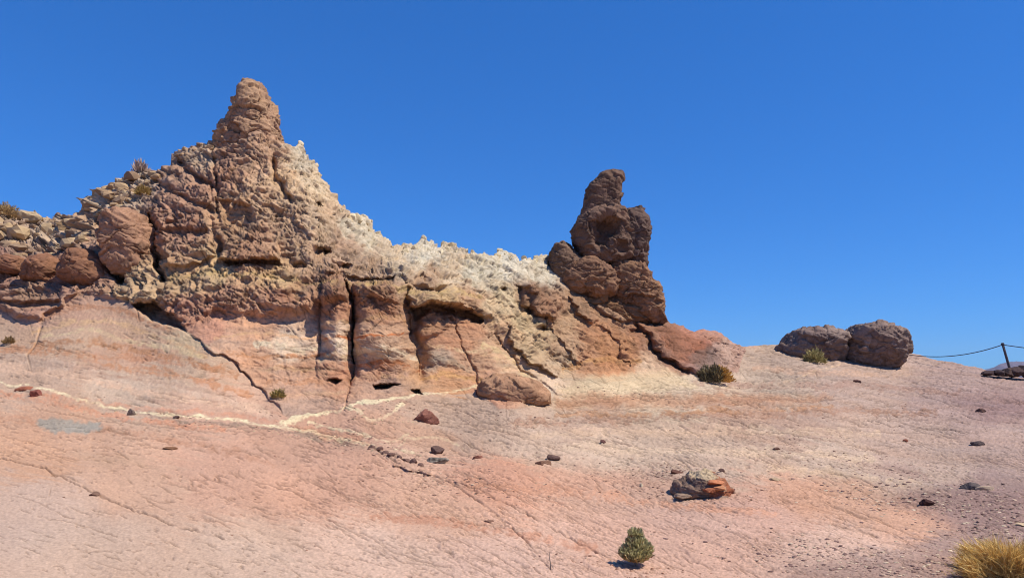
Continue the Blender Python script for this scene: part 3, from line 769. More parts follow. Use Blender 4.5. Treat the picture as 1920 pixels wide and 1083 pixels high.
# ------------------------------------------------------------------ near apron (towards the camera) and the far side of the ridge
ext_v = np.array([1270, 1320, 1400, 1520, 1700, 2000, 2600, 3800, 6000])
i1 = 1.0 / Yb[-1]; slope = (1.0 / Yb[-1] - 1.0 / Yb[-12]) / (V[-1] - V[-12])
apron = np.stack([at(uu, 0 * uu + v, 1.0 / (i1 + slope * (v - VB))) for v in ext_v])
fade = np.linspace(1, 0, 5)
apron[:4] += (P[-1] - P0[-1])[None] * fade[1:, None, None]
back_s = np.array([0.12, 0.3, 0.6, 1.1, 1.9, 3.0, 4.6, 7.0])
zt = P[0][:, 2]
bk = []
pb = P[0] * 1.0
for k, s in enumerate(back_s):
    row = P[0].copy(); row[:, 1] += s; row[:, 0] *= 1 + s / P[0][:, 1]
    drop = (s / 7.0) ** 1.25
    jg = fbm(np.stack([row[:, 0] * 1.5, row[:, 1] * 1.5, 0 * zt], -1), 3, 401) * 0.25
    row[:, 2] = zt * (1 - drop) - 0.8 * drop + jg * (1 - drop) * min(1, s) - 0.25 * s * 0.3
    bk.append(row)
back = np.stack(bk[::-1])
ALL = np.concatenate([back, P, apron], 0)
nb = len(back); na = len(apron)
# the slope carries on to both sides beyond what the picture shows
def side(edge, sg):
    out = []
    for dx, dz in ((.4, 0), (1.2, .02), (3, .05), (7, .2), (16, .8), (36, 2.2)):
        e = edge.copy(); e[:, 0] += sg * dx; e[:, 2] = np.maximum(e[:, 2] - dz, -1.4 - .01 * dx)
        if sg > 0: e[:, 2] += .12 * fbm(e * .5, 3, 431) * min(1, dx)
        out.append(e)
    return np.stack(out, 1)
LS = side(ALL[:, 0], -1)[:, ::-1]; RS = side(ALL[:, -1], 1); NS = LS.shape[1]
CA = np.concatenate([np.repeat(colr.reshape(NV, NU, 3)[:1], nb, 0), colr.reshape(NV, NU, 3), np.repeat(colr.reshape(NV, NU, 3)[-1:], na, 0)], 0)
CA = np.concatenate([np.repeat(CA[:, :1], NS, 1), CA, np.repeat(CA[:, -1:], NS, 1)], 1)
ALL = np.concatenate([LS, ALL, RS], 1)
NR, NW = ALL.shape[:2]
idx = np.arange(NR * NW).reshape(NR, NW)
quads = np.stack([idx[:-1, :-1], idx[1:, :-1], idx[1:, 1:], idx[:-1, 1:]], -1)
# which quad belongs to the cliff, and to which part of it
vq = np.concatenate([np.repeat(V[:1], nb, 0), V, np.repeat(V[-1:], na, 0)], 0)
uq = np.repeat(uu[None, :], NR, 0)
padc = lambda a: np.concatenate([np.repeat(a[:, :1], NS, 1), a, np.repeat(a[:, -1:], NS, 1)], 1)
uq, vq = padc(uq), padc(vq)
uqc, vqc = uq[:-1, :-1], vq[:-1, :-1]
wqu = np.concatenate([np.repeat((Uw)[:1], nb, 0), Uw, np.repeat(Uw[-1:], na, 0)], 0); wqu = padc(wqu)[:-1, :-1]
wqv = np.concatenate([np.repeat((Vw)[:1], nb, 0), Vw, np.repeat(Vw[-1:], na, 0)], 0); wqv = padc(wqv)[:-1, :-1]
isc = vqc < np.interp(uqc, FOOT[:, 0], FOOT[:, 1])
reg = np.where(isc, 1, 0)                                            # 0 ground, 1 upper wall
def setreg(pts, k, strict=True):
    global reg
    sd = poly_sd(wqu, wqv, pts)
    reg = np.where((sd > 0) & isc, k, reg)
setreg([(345,640),(345,612),(400,584),(600,586),(600,700),(960,640),(1045,700),(1200,688),(1420,688),(1420,860),(345,860)], 2)   # banded foot
setreg([(515,150),(545,330),(600,425),(680,475),(760,515),(860,548),(930,600),(1000,585),(1045,520),(1060,420),(1000,300),(600,100)], 3)    # pale crest
setreg([(288,530),(300,514),(420,512),(600,524),(612,530),(605,582),(560,590),(440,592),(400,586),(345,612),(312,592),(292,566)], 4)   # ledge
setreg([(606,530),(625,519),(650,524),(664,605),(661,680),(650,760),(600,770),(604,650)], 5)                                     # slim column
setreg([(652,524),(700,518),(750,526),(765,552),(764,590),(774,630),(785,680),(786,738),(720,752),(655,758),(661,690),(665,640),(664,600)], 6)   # broad column
setreg([(766,544),(800,536),(855,540),(905,556),(935,606),(960,640),(990,680),(1040,728),(1040,760),(900,745),(790,742),(785,680),(774,630),(764,590)], 7)
setreg([(1190,600),(1255,598),(1300,600),(1400,600),(1420,700),(1290,712),(1240,668),(1208,634)], 8)

def submesh(name, k, mat, parent=None, origin=None):
    fq = quads[reg == k]
    ids, inv = np.unique(fq.ravel(), return_inverse=True)
    return mesh_np(name, ALL.reshape(-1, 3)[ids], inv.reshape(-1, 4)[:, ::-1], CA.reshape(-1, 3)[ids], mat, parent, origin)

tag(submesh('ground', 0, M_GROUND, None, (0, 12, 0)), kind='structure')
cliff = thing('rock_formation', 'long layered brown and cream rock outcrop rising from the pink bedrock slope', 'rock formation', (-4.0, 21.0, 1.2))
for nm, k in (('upper_wall', 1), ('banded_foot', 2), ('pale_crest', 3), ('overhanging_ledge', 4), ('rock_column', 5), ('rock_column', 6), ('buttress', 7), ('rounded_rib', 8)):
    o = submesh(nm, k, M_CLIFF, cliff)
    lb = {3: 'cream coloured jagged crest', 4: 'yellow topped brown overhanging ledge', 5: 'slim half round column beside the deep crack', 6: 'broad half round banded column', 8: 'orange and grey rounded rib at the right end'}.get(k)
    if lb: o['label'] = lb

def surf(u, v):
    """point of the finished surface seen on sight line (u, v)"""
    j = np.clip((u - U0) / (U1 - U0) * (NU - 1), 0, NU - 1.001); j0 = int(j); fj = j - j0
    vt = vtop[j0] * (1 - fj) + vtop[j0 + 1] * fj
    i = np.clip((v - vt) / (VB - vt) * (NV - 1), 0, NV - 1.001); i0 = int(i); fi = i - i0
    return (P[i0, j0] * (1 - fi) * (1 - fj) + P[i0 + 1, j0] * fi * (1 - fj) + P[i0, j0 + 1] * (1 - fi) * fj + P[i0 + 1, j0 + 1] * fi * fj)

# the wide land around, below the bedrock
def ring_sheet():
    n = 96; rad = [0.01, 3, 10, 40, 150, 600, 2500, 9000]
    th = np.linspace(0, 2 * math.pi, n, endpoint=False)
    vs_ = []
    for r in rad:
        vs_.append(np.stack([r * np.cos(th), r * np.sin(th) + 5, -1.0 - 0.012 * np.minimum(r, 900) + 0 * th], -1))
    v = np.concatenate(vs_); f = []
    for a in range(len(rad) - 1):
        for b in range(n):
            f.append((a * n + b, a * n + (b + 1) % n, (a + 1) * n + (b + 1) % n, (a + 1) * n + b))
    c = np.repeat(np.array([[0.36, 0.25, 0.20]]), len(v), 0)
    return tag(mesh_np('terrain', v, np.array(f)[:, ::-1], c, M_GROUND, None, (0, 0, 0)), kind='structure')
ring_sheet()

# ------------------------------------------------------------------ solid rocks
def sphere_grid(nr, nt):
    ph = np.linspace(0, math.pi, nr)[:, None]; th = np.linspace(0, 2 * math.pi, nt, endpoint=False)[None, :]
    return ph, th
def grid_faces(nr, nt):
    a = np.arange(nr * nt).reshape(nr, nt); b = np.roll(a, -1, 1)
    return np.stack([a[:-1], b[:-1], b[1:], a[1:]], -1).reshape(-1, 4)
def vnormals(v, f):
    n = np.zeros_like(v)
    fn = np.cross(v[f[:, 2]] - v[f[:, 0]], v[f[:, 3 % f.shape[1]]] - v[f[:, 1]]) if f.shape[1] == 4 else np.cross(v[f[:, 1]] - v[f[:, 0]], v[f[:, 2]] - v[f[:, 0]])
    for k in range(f.shape[1]): np.add.at(n, f[:, k], fn)
    return n / (np.linalg.norm(n, axis=1, keepdims=True) + 1e-12)

def boulder(name, outline, Y, T, cols, seed, parent=None, ex=2.4, amp=1.0, c=None, nr=90, nt=230, mat=None, dents=(), flat=1.0, bumpy=1.0, sc=1.0, lean=0.0, ang=1.0, patches=()):
    """closed solid whose face-on outline is the polygon, T metres deep to front and back"""
    poly = np.array(outline, float)
    c = np.array(c if c is not None else poly.mean(0))
    ph, th = sphere_grid(nr, nt)
    # radius of outline at each angle
    R = np.zeros(nt)
    for k, t in enumerate(th[0]):
        d = np.array([math.cos(t), math.sin(t)]); best = 1.0
        for a in range(len(poly)):
            p1 = poly[a] - c; e = poly[(a + 1) % len(poly)] - poly[a]
            den = d[0] * e[1] - d[1] * e[0]
            if abs(den) < 1e-9: continue
            s = (p1[0] * e[1] - p1[1] * e[0]) / den; w = (p1[0] * d[1] - p1[1] * d[0]) / den
            if s > 0 and -1e-6 <= w <= 1 + 1e-6: best = max(best, s)
        R[k] = best
    Rs = (np.roll(R, 1) + 2 * R + np.roll(R, -1)) / 4
    pd = np.linspace(0, math.pi, 2001); r0 = np.abs(np.sin(pd)) ** (2 / ex); d0 = np.sign(np.cos(pd)) * np.abs(np.cos(pd)) ** (2 / ex)
    al = np.concatenate([[0], np.cumsum(np.hypot(np.diff(r0), np.diff(d0)))]); tq = np.linspace(0, al[-1], nr)
    r = np.interp(tq, al, r0)[:, None]; dd = np.interp(tq, al, d0)[:, None]
    pu = c[0] + r * Rs[None] * np.cos(th); pv = c[1] + r * Rs[None] * np.sin(th)
    v = at(pu, pv, Y + 0 * pu)
    dep = dd * T + 0 * pu
    for (x, y, rad, h) in dents:
        dep -= h * np.exp(-(((pu - x) ** 2 + (pv - y) ** 2) / rad ** 2) ** 1.5) * (dd > 0)
    v[..., 1] -= dep
    v[..., 1] += lean * (pv - c[1]) / max(1.0, np.ptp(poly[:, 1]) / 2) * (dd > 0) * np.abs(dd) ** .5
    v = v.reshape(-1, 3); f = grid_faces(nr, nt)
    n = vnormals(v, f)
    if (n * (v - v.mean(0))).sum() < 0: n = -n; f = f[:, ::-1]
    q = v.astype(f32) + seed * 13.7
    w = np.stack([fbm(q * 1.2 / sc, 3, seed + 1), fbm(q * 1.2 / sc, 3, seed + 2), fbm(q * 1.2 / sc, 3, seed + 3)], -1)
    a1, k1, e1_ = fracture((q + .3 * w * sc) / np.array([1.0, .9, .55], f32) / sc, seed + 4, 1.5, .8, .2, .06)
    a2, k2, e2_ = fracture((q + .2 * w * sc) / np.array([.42, .36, .2], f32) / sc, seed + 5, 1.7, .8, .22, .08)
    a3, k3, e3_ = fracture(q / np.array([.17, .16, .09], f32) / sc + .4 * w, seed + 6, 1.7, .8, .25, .12)
    nn = fbm(q * 4 / sc, 4, seed + 7, .6)
    xs = (q[:, 2] * .85 + q[:, 0] * .3) * 2.6 / sc + 2.5 * k1 + .8 * perlin(q * .9 / sc, seed + 10); fs = xs - np.floor(xs)
    stp_ = np.where(fs < .85, fs / .85, (1 - fs) / .15)
    pit = -np.clip(perlin(q * 2.6 / sc, seed + 8) - .25, 0, 1)
    v = v + n * (amp * sc * bumpy * (0.15 * ang * a1 + 0.085 * a2 + 0.045 * a3 + 0.025 * nn + 0.2 * pit / ang + .07 * (stp_ - .5)))[:, None]
    base = alb(cols[0]); alt = alb(cols[1])
    m = np.clip(.5 + .9 * fbm(q * .9 / sc, 3, seed + 9) + .4 * (k1 - .5), 0, 1)[:, None]
    cc = base * (1 - m) + alt * m
    jx = 5 * fbm(q * 2.2 / sc, 3, seed + 11); jy = 5 * fbm(q * 2.2 / sc, 3, seed + 12)
    for (x, y, rx, ry, col_) in patches:
        a = smooth(1.2, .8, np.hypot((pu.ravel() + jx - x) / rx, (pv.ravel() + jy - y) / ry) + .35 * (k2 - .5))[:, None]
        cc = cc * (1 - a) + alb(col_) * a
    cc = cc * (1 + .25 * (k2 - .5) + .15 * nn + .1 * (k3 - .5))[:, None] * (1 - .2 * (1 - smooth(0, .12, e2_)))[:, None]
    return mesh_np(name, v, f, np.clip(cc, .012, .8), mat or M_CLIFF, parent)

# summit of the tall peak, a part of the outcrop
boulder('summit_spire', [(412,268),(416,242),(440,218),(449,196),(461,184),(461,166),(469,158),(484,157),(497,165),(505,180),(508,192),(517,212),(521,240),(526,268),(534,300),(520,380),(470,400),(420,380),(410,300)],
        25.1, 1.2, ((184,146,126),(196,158,132)), 7, cliff, 3.2, .78, (475, 275), 190, 380, ang=1.5)

# dark pinnacle
pin = thing('rock_pinnacle', 'dark brown stacked rock pinnacle with a leaning horn on the right of the ridge', 'rock pinnacle', at(1145, 600, 27.6))
DK = ((118,94,86),(142,112,100)); MB = ((170,130,106),(142,108,92))
boulder('core', [(1050,545),(1048,500),(1085,480),(1092,420),(1120,395),(1150,385),(1180,398),(1200,420),(1202,470),(1196,495),(1215,540),(1230,600),(1150,610),(1060,580)], 28.2, .6, DK, 19, pin, 3.2, .6, (1140, 500), 120, 260, ang=1.5)
boulder('horn', [(1085,425),(1091,395),(1098,376),(1099,358),(1111,340),(1127,324),(1148,321),(1166,324),(1168,338),(1165,352),(1166,368),(1164,384),(1163,405),(1150,450),(1105,450)], 27.7, .62, DK, 21, pin, 3.2, .42, (1130, 385), 130, 260, ang=1.5)
boulder('upper_block', [(1075,455),(1075,430),(1086,406),(1112,394),(1150,384),(1170,394),(1180,425),(1186,450),(1192,485),(1165,500),(1110,500),(1084,484)], 27.45, .95, DK, 25, pin, 3.2, .6, (1130, 440), 140, 280, dents=((1133,432,18,.8),(1122,458,13,.5),(1160,470,10,.3)), ang=1.5)
boulder('upper_block', [(1150,435),(1160,405),(1176,391),(1200,392),(1213,410),(1218,440),(1215,470),(1208,502),(1180,505),(1155,480)], 27.7, .8, ((110,90,86),(128,104,98)), 29, pin, 2.9, .6, (1188, 445), 120, 240, ang=1.5)
boulder('lower_block', [(1027,484),(1038,458),(1054,452),(1076,468),(1094,488),(1090,530),(1066,556),(1040,550),(1031,516)], 27.3, .8, ((124,100,90),(144,116,100)), 33, pin, 2.9, .6, (1057, 502), 110, 220, ang=1.5)
boulder('lower_block', [(1054,505),(1082,484),(1112,482),(1144,502),(1156,525),(1150,550),(1120,562),(1085,558),(1058,552),(1048,525)], 27.0, .85, MB, 37, pin, 2.9, .6, (1102, 522), 120, 240, ang=1.5)
boulder('base_block', [(1138,502),(1160,484),(1195,486),(1211,503),(1226,530),(1240,560),(1250,604),(1222,612),(1190,600),(1160,580),(1138,552)], 27.6, 1.0, MB, 41, pin, 3.0, .75, (1190, 545), 140, 280, ang=1.5)
boulder('base_block', [(1070,552),(1110,545),(1165,560),(1205,580),(1225,606),(1180,612),(1130,602),(1085,585)], 27.3, .75, ((170,130,98),(148,110,86)), 45, pin, 2.6, .9, (1145, 578), 100, 240, ang=1.5)

# separate rocks lodged on the outcrop
o = boulder('wedged_boulder', [(196,450),(200,415),(215,397),(238,390),(262,402),(273,430),(285,466),(277,482),(286,506),(270,524),(230,522),(210,497),(200,480)], 21.6, .85, ((190,146,124),(176,134,114)), 51, None, 4.0, .6, (240, 455), 110, 230, ang=1.6)
tag(o, 'tall reddish brown block wedged in the cleft left of the main peak', 'boulder')
for (ol, c, Y, T, sd, lb) in [
  ([(44,525),(50,495),(60,480),(85,476),(105,485),(110,505),(100,528),(70,532)], (78,505), 21.5, .55, 55, 'dark red rounded rock, middle of three at the left cliff foot'),
  ([(114,520),(118,485),(135,465),(165,466),(190,490),(205,520),(190,540),(140,538)], (155,505), 21.2, .6, 57, 'dark red rounded rock with a black gap on its left, below the wedged block'),
  ([(-30,500),(5,480),(25,478),(45,485),(44,508),(30,516),(0,515)], (10,498), 21.9, .5, 59, 'dark red rock cut by the left edge of the view')]:
    tag(boulder('cliff_foot_rock', ol, Y, T, ((150,106,90),(166,120,98)), sd, None, 2.5, .4, c, 80, 170), lb, 'rock', 'rounded rocks at the left cliff foot')
o = boulder('bulging_boulder', [(896,738),(903,713),(930,702),(972,704),(1012,718),(1030,735),(1033,755),(1012,763),(960,769),(935,771),(908,758)], 19.45, 1.0, ((200,156,128),(190,146,120)), 61, None, 3.4, .45, (962, 740), 110, 240)
tag(o, 'smooth orange brown loaf shaped boulder at the foot of the banded cliff', 'boulder')
o = boulder('purple_boulder', [(1452,669),(1457,651),(1474,632),(1484,620),(1515,613),(1550,615),(1579,622),(1580,670),(1572,696),(1515,698),(1462,690)], 32.4, 1.3, ((136,114,112),(160,138,134)), 65, None, 2.7, .6, (1518, 655), 110, 260, lean=.45, ang=1.6)
tag(o, 'low dark boulder on the ridge with a bush in front, left of the pair', 'boulder', 'pair of ridge boulders')
o = boulder('purple_boulder', [(1581,655),(1582,628),(1599,611),(1630,605),(1656,610),(1678,617),(1690,634),(1694,660),(1688,690),(1650,702),(1605,700),(1582,682)], 32.2, 1.4, ((136,114,112),(164,140,134)), 69, None, 2.7, .65, (1638, 650), 120, 280, lean=.4, ang=1.6)
tag(o, 'taller dark boulder on the ridge nearer the rope fence', 'boulder', 'pair of ridge boulders')

# ------------------------------------------------------------------ loose stones
bm = bmesh.new(); bmesh.ops.create_icosphere(bm, subdivisions=4, radius=1.0)
bm.verts.ensure_lookup_table()
ICO_V = np.array([v.co[:] for v in bm.verts]); ICO_F = np.array([[v.index for v in f.verts] for f in bm.faces]); bm.free()
bm = bmesh.new(); bmesh.ops.create_icosphere(bm, subdivisions=2, radius=1.0)
ICO2_V = np.array([v.co[:] for v in bm.verts]); ICO2_F = np.array([[v.index for v in f.verts] for f in bm.faces]); bm.free()
bm = bmesh.new(); bmesh.ops.create_icosphere(bm, subdivisions=1, radius=1.0)
ICO1_V = np.array([v.co[:] for v in bm.verts]); ICO1_F = np.array([[v.index for v in f.verts] for f in bm.faces]); bm.free()

def chip(dirs, rs, nplanes=11, lo=.55, hi=.95):
    """broken rock: many planes give a lump, few give a skewed box with corners knocked off"""
    if nplanes >= 10:
        n = rs.normal(size=(nplanes + 3, 3)); d = rs.uniform(lo, hi, nplanes + 3)
    else:
        ax = np.vstack([np.eye(3), -np.eye(3)]) + rs.normal(size=(6, 3)) * .3
        n2 = rs.normal(size=(max(4, nplanes - 5), 3))
        n = np.vstack([ax, n2]); d = np.concatenate([rs.uniform(.5, .85, 6), rs.uniform(max(lo, .58), hi, len(n2))])
    n /= np.linalg.norm(n, axis=1, keepdims=True)
    k = dirs @ n.T
    r = np.where(k > 0.05, d / np.maximum(k, 0.05), 9).min(1)
    return dirs * np.minimum(r, 1.2)[:, None]
def rotm(ax, ay, az):
    cx, sx, cy, sy, cz, sz = math.cos(ax), math.sin(ax), math.cos(ay), math.sin(ay), math.cos(az), math.sin(az)
    return np.array([[cz, -sz, 0], [sz, cz, 0], [0, 0, 1]]) @ np.array([[cy, 0, sy], [0, 1, 0], [-sy, 0, cy]]) @ np.array([[1, 0, 0], [0, cx, -sx], [0, sx, cx]])

def stone(name, u, v, wpx, hpx, rgb, label, cat='stone', group=None, seed=0, lift=0.12, rgb2=None, np_=11, fine=True, roll=None):
    """angular stone resting at sight line (u, v), about wpx by hpx photo pixels"""
    rs = np.random.RandomState(1000 + seed)
    p = surf(u, v + hpx * 0.35)
    m = p[1] / FPX
    dirs = ICO_V if fine else ICO2_V
    w = chip(dirs, rs, np_)
    nz = fbm(dirs * 3 + seed, 3, seed)
    w = w * (1 + .10 * nz)[:, None]
    R = rotm(*(rs.uniform(-.4, .4, 2)), rs.uniform(0, 6.28) if roll is None else roll)
    w = (w @ R.T) / 0.85
    w = w * np.array([wpx * m * .5, wpx * m * .42, hpx * m * .55])
    pos = p + np.array([0, 0, hpx * m * lift])
    c = np.repeat(alb(rgb)[None], len(w), 0)
    if rgb2 is not None:
        mm = np.clip(.5 + 1.6 * fbm(dirs * 1.3 + seed * 2.1, 2, seed + 3), 0, 1)[:, None]; c = c * (1 - mm) + alb(rgb2) * mm
    c = c * (1 + .25 * nz)[:, None]
    o = mesh_np(name, w + pos, ICO_F if fine else ICO2_F, np.clip(c, .01, .8), M_STONE, None, p, smooth_=False)
    return tag(o, label, cat, group)

RED = (160,108,96); DRK = (118,92,88); BRN = (146,110,94); PAL = (214,188,164)
stone('red_stone', 798, 777, 38, 28, RED, 'reddish brown lump of rock at the end of the cream vein, below the columns', seed=1)
stone('dark_stone', 819, 840, 24, 15, DRK, 'dark grey triangular stone above the striped stone', seed=2)
stone('striped_stone', 822, 858, 30, 16, (176,166,158), 'pale grey cracked stone beneath the dark triangular stone', seed=3, rgb2=(96,88,86))
stone('brown_stone', 1011, 864, 13, 11, BRN, 'smallest stone of the brown cluster, its left end', seed=4, group='cluster of brown stones')
stone('brown_stone', 1025, 861, 19, 13, BRN, 'brown stone in the middle of the small cluster', seed=5, group='cluster of brown stones')
stone('brown_stone', 1036, 855, 20, 12, DRK, 'darker brown stone at the upper right of the small cluster', seed=6, group='cluster of brown stones')
stone('round_stone', 1131, 829, 11, 9, (120,84,80), 'small round dark red stone alone on the grey slope', seed=7)
stone('red_stone', 45, 726, 30, 8, (176,112,92), 'thin red slab lying at the left edge of the cream vein', seed=8)
stone('red_stone', 67, 736, 22, 14, (150,92,84), 'angular red stone beside the thin red slab at the left', seed=9)
stone('brown_stone', 320, 843, 0.1 + 28, 6, (150,110,88), 'flat brown flake on the salmon slab under the vein', seed=10)
stone('grey_outcrop_stone', 178, 931, 20, 8, (140,108,96), 'rough grey brown knob on the long crack at lower left', seed=11)
stone('small_stone', 917, 974, 14, 7, (150,116,104), 'small brown stone at the top of the thin double crack', seed=12)
stone('small_stone', 1607, 715, 11, 7, (126,92,84), 'small dark stone on the slope below the tall ridge boulder', seed=13)
stone('dark_stone', 1838, 769, 17, 9, (112,84,80), 'brown stone on the far right slope below the rope fence', seed=14)
stone('dark_stone', 1835, 827, 22, 9, (104,88,90), 'grey flat stone on the right slope, lower of two', seed=15)
stone('black_stone', 1737, 940, 28, 16, (84,58,56), 'blackish red stone standing in the grit at right', seed=16)
stone('slate_stone', 1822, 914, 34, 14, (108,96,98), 'dark slate slab with pale edge in the grit at right', seed=17)
stone('pale_stone', 1848, 918, 26, 10, (206,180,162), 'pale pink slab lying against the slate slab', seed=18)
stone('small_stone', 1455, 838, 14, 8, (136,104,94), 'small brown stone beside the grit at mid right', seed=19)
stone('dark_stone', 1266, 881, 22, 10, (120,84,76), 'dark red stone left of the orange outcrop block', seed=20)
stone('dark_stone', 1354, 878, 12, 7, (116,88,84), 'tiny dark stone above right of the orange outcrop block', seed=21)
stone('dark_stone', 1371, 918, 15, 9, (110,82,86), 'purple stone touching the right end of the orange outcrop block', seed=22)
stone('red_stone', 898, 852, 16, 7, (146,98,86), 'flat red stone right of the striped stone', seed=23)
stone('white_stone', 1152, 1055, 6, 6, (240,224,206), 'white pebble just left of the green bush', seed=24)
stone('white_stone', 1203, 912, 7, 7, (232,214,190), 'white pebble left of the orange outcrop block', seed=25)
stone('white_stone', 1902, 705, 13, 6, (226,206,196), 'pale stone at the base of the dark low wall', seed=26)
stone('red_stone', 1698, 822, 10, 5, (160,100,84), 'tiny red stone on the grey slope at right', seed=27)
stone('flat_stone', 1452, 893, 22, 8, (196,168,144), 'pale round edged stone in the salmon slab', seed=28)
stone('pale_stone', 1918, 986, 34, 6, (226,196,166), 'cream splinter lying above the dry grass at right', seed=29)
stone('small_stone', 248, 770, 14, 14, (150,130,122), 'grey knob interrupting the cream vein at left', seed=30)
stone('small_stone', 330, 782, 12, 6, (120,96,92), 'dark pebble under the cream vein at left', seed=31)
for k, (u, v, w, h) in enumerate([(697,836,14,9),(712,840,12,10),(722,846,16,7),(734,850,14,8),(748,852,10,8),(760,856,14,8),(776,860,16,10),(789,866,12,10)]):
    stone('vein_stone', u, v, w, h, (136,106,100), 'dark knobbly stone in the broken row below the cream vein', group='row of dark stones by the vein', seed=40 + k, fine=False)

# block with orange flakes
ob = thing('orange_outcrop', 'grey and orange flaky block of rock sitting in the lower right slope', 'rock', surf(1312, 932))
def chunk(name, u, v, Y, w, h, d, rgb, seed, parent, planes=9, tiltx=0.0):
    rs = np.random.RandomState(seed); c = at(u, v, Y); m = Y / FPX
    vv = chip(ICO_V, rs, planes, .6, .95); nz = fbm(ICO_V * 3 + seed, 3, seed)
    vv = vv * (1 + .08 * nz)[:, None] / .85 @ rotm(tiltx, rs.uniform(-.25, .25), rs.uniform(-.4, .4)).T
    vv = vv * np.array([w * .5, d * .5, h * .5]) * m + c
    cc = alb(rgb)[None] * (1 + .3 * nz + .12 * rs.normal())[:, None]
    return mesh_np(name, vv, ICO_F, np.clip(cc, .01, .8), M_STONE, parent, None, False)
GB_ = [(186,156,140),(172,142,130),(196,168,148)]
boulder('rock_body', [(1261,922),(1268,906),(1284,899),(1294,890),(1306,884),(1322,883),(1340,888),(1354,900),(1366,914),(1368,928),(1352,940),(1318,944),(1290,940),(1266,934)], 9.75, .42, ((164,134,120),(146,120,110)), 75, ob, 2.6, .75, (1315, 914), 120, 260, M_STONE, sc=.3, ang=1.0,
        patches=((1338,908,24,20,(188,128,102)),(1346,916,16,12,(176,112,88)),(1312,886,24,7,(214,188,162)),(1340,908,8,6,(206,180,160))))
for k, (u, v, Y, w, h, d, tl) in enumerate([(1338,903,9.40,26,9,22,.9),(1350,914,9.34,22,9,22,1.0),(1330,919,9.30,20,7,18,.8)]):
    chunk('orange_flake', u, v, Y, w, h, d, [(204,134,102),(212,150,116),(188,118,90)][k % 3], 620 + k, ob, 11, tl)
for k, (u, v, Y, w, h, d, tl) in enumerate([(1280,930,9.42,30,12,30,.3),(1350,934,9.36,28,9,24,.4)]):
    chunk('grey_slab', u, v, Y, w, h, d, GB_[k % 3], 600 + k, ob, 11, tl)

# rubble of broken slabs on the left crest and slope
rs = np.random.RandomState(77)
RUB = []
for (pts, n, s0, s1) in (([(-120,415),(0,395),(75,402),(150,402),(165,450),(110,470),(0,478),(-120,480)], 100, 8, 30), ([(160,395),(165,370),(205,345),(262,322),(300,320),(285,350),(250,365),(225,385),(190,402)], 70, 7, 26), ([(320,300),(345,278),(400,257),(412,245),(425,262),(380,282),(350,292)], 16, 7, 20)):
    pl = np.array(pts, float); lo_, hi_ = pl.min(0), pl.max(0); c_ = 0
    while c_ < n:
        p_ = rs.uniform(lo_, hi_)
        if poly_sd(np.array([p_[0]]), np.array([p_[1]]), pl)[0] > 0:
            RUB.append((p_[0], p_[1], s0 + (s1 - s0) * rs.rand() ** 2.2)); c_ += 1
TONES = [(202,172,142),(188,158,136),(212,182,150),(172,144,124),(194,160,130),(160,132,114)]
for k, (u, v, s) in enumerate(RUB):
    t = TONES[rs.randint(len(TONES))]
    stone('rubble_stone', u, v, s * rs.uniform(1.0, 1.5), s * rs.uniform(.55, .95), t, 'angular pale grey slab in the rubble heap on the left crest' if u < 160 else 'angular pale slab piled along the stepped left ridge',
          'rock', 'rubble slabs on the left crest' if u < 160 else 'slabs along the left ridge', 300 + k, .05, None, 8, False)
stone('rounded_stone', 56, 402, 44, 30, (204,178,150), 'large pale round topped slab at the left skyline', 'rock', None, 501, .1)
stone('dark_cap_stone', 102, 404, 12, 9, (150,118,104), 'small dark stone perched on the left skyline', 'rock', None, 502, .6)
stone('leaning_stone', 128, 418, 48, 22, (172,142,112), 'flat brown slab leaning left of the stepped ridge', 'rock', None, 503, .1)
stone('light_stone', 97, 427, 24, 24, (212,184,152), 'pale egg shaped stone amid the left rubble', 'rock', None, 504, .2)

# broken blocks crowning the pale crest
rs = np.random.RandomState(91)
for k in range(90):
    u = rs.uniform(560, 1030); v = np.interp(u, uu, vtop) + rs.uniform(-1, 16)
    sz = 5 + 11 * rs.rand() ** 1.6
    p = surf(u, v); m = p[1] / FPX
    w = chip(ICO2_V, rs, 9) @ rotm(*rs.uniform(-.5, .5, 3)).T
    w = w * np.array([sz * .55, sz * .6, sz * rs.uniform(.5, .95)]) * m + p + np.array([0, .12, 0])
    t = alb([(226,206,176),(214,194,166),(232,214,188),(204,182,152)][rs.randint(4)], KC)
    mesh_np('crest_block', w, ICO2_F, np.repeat(np.minimum(t, .8)[None], len(w), 0), M_CLIFF, cliff, None, False)

# ------------------------------------------------------------------ grit and chips lying on the bedrock (uncountable)
def gravel(patches, seed):
    rs = np.random.RandomState(seed); VV, CCs = [], []
    for (cx, cy, rx, ry, n, s0, s1, tones) in patches:
        for k in range(n):
            a = rs.normal(size=2) * .5
            u = cx + a[0] * rx; v = cy + a[1] * ry + .12 * a[0] * rx
            if v > 1190 or u < U0 + 5 or u > U1 - 5: continue
            j = int((u - U0) / (U1 - U0) * (NU - 1))
            if v < np.interp(u, FOOT[:, 0], FOOT[:, 1]) or v < vtop[j] + 6: continue
            p = surf(u, v); m = p[1] / FPX; s = (s0 * .7 + (s1 - s0) * rs.rand() ** 4) * m
            w = chip(ICO1_V, rs, 7) @ rotm(*rs.uniform(-.5, .5, 2), rs.uniform(0, 6.28)).T
            w = w * np.array([s * .75, s * .5, s * .3]) + p + np.array([0, 0, s * .08])
            t = alb(tones[rs.randint(len(tones))]) * rs.uniform(.9, 1.25)
            VV.append(w); CCs.append(np.repeat(t[None], len(w), 0))
    k = len(VV)
    o = mesh_np('gravel', np.concatenate(VV), np.concatenate([ICO1_F + i * len(ICO1_V) for i in range(k)]), np.concatenate(CCs), M_STONE, None, (0, 10, 0), False)
    return tag(o, 'scattered grit and small stone chips lying on the pink bedrock', 'gravel', None, 'stuff')
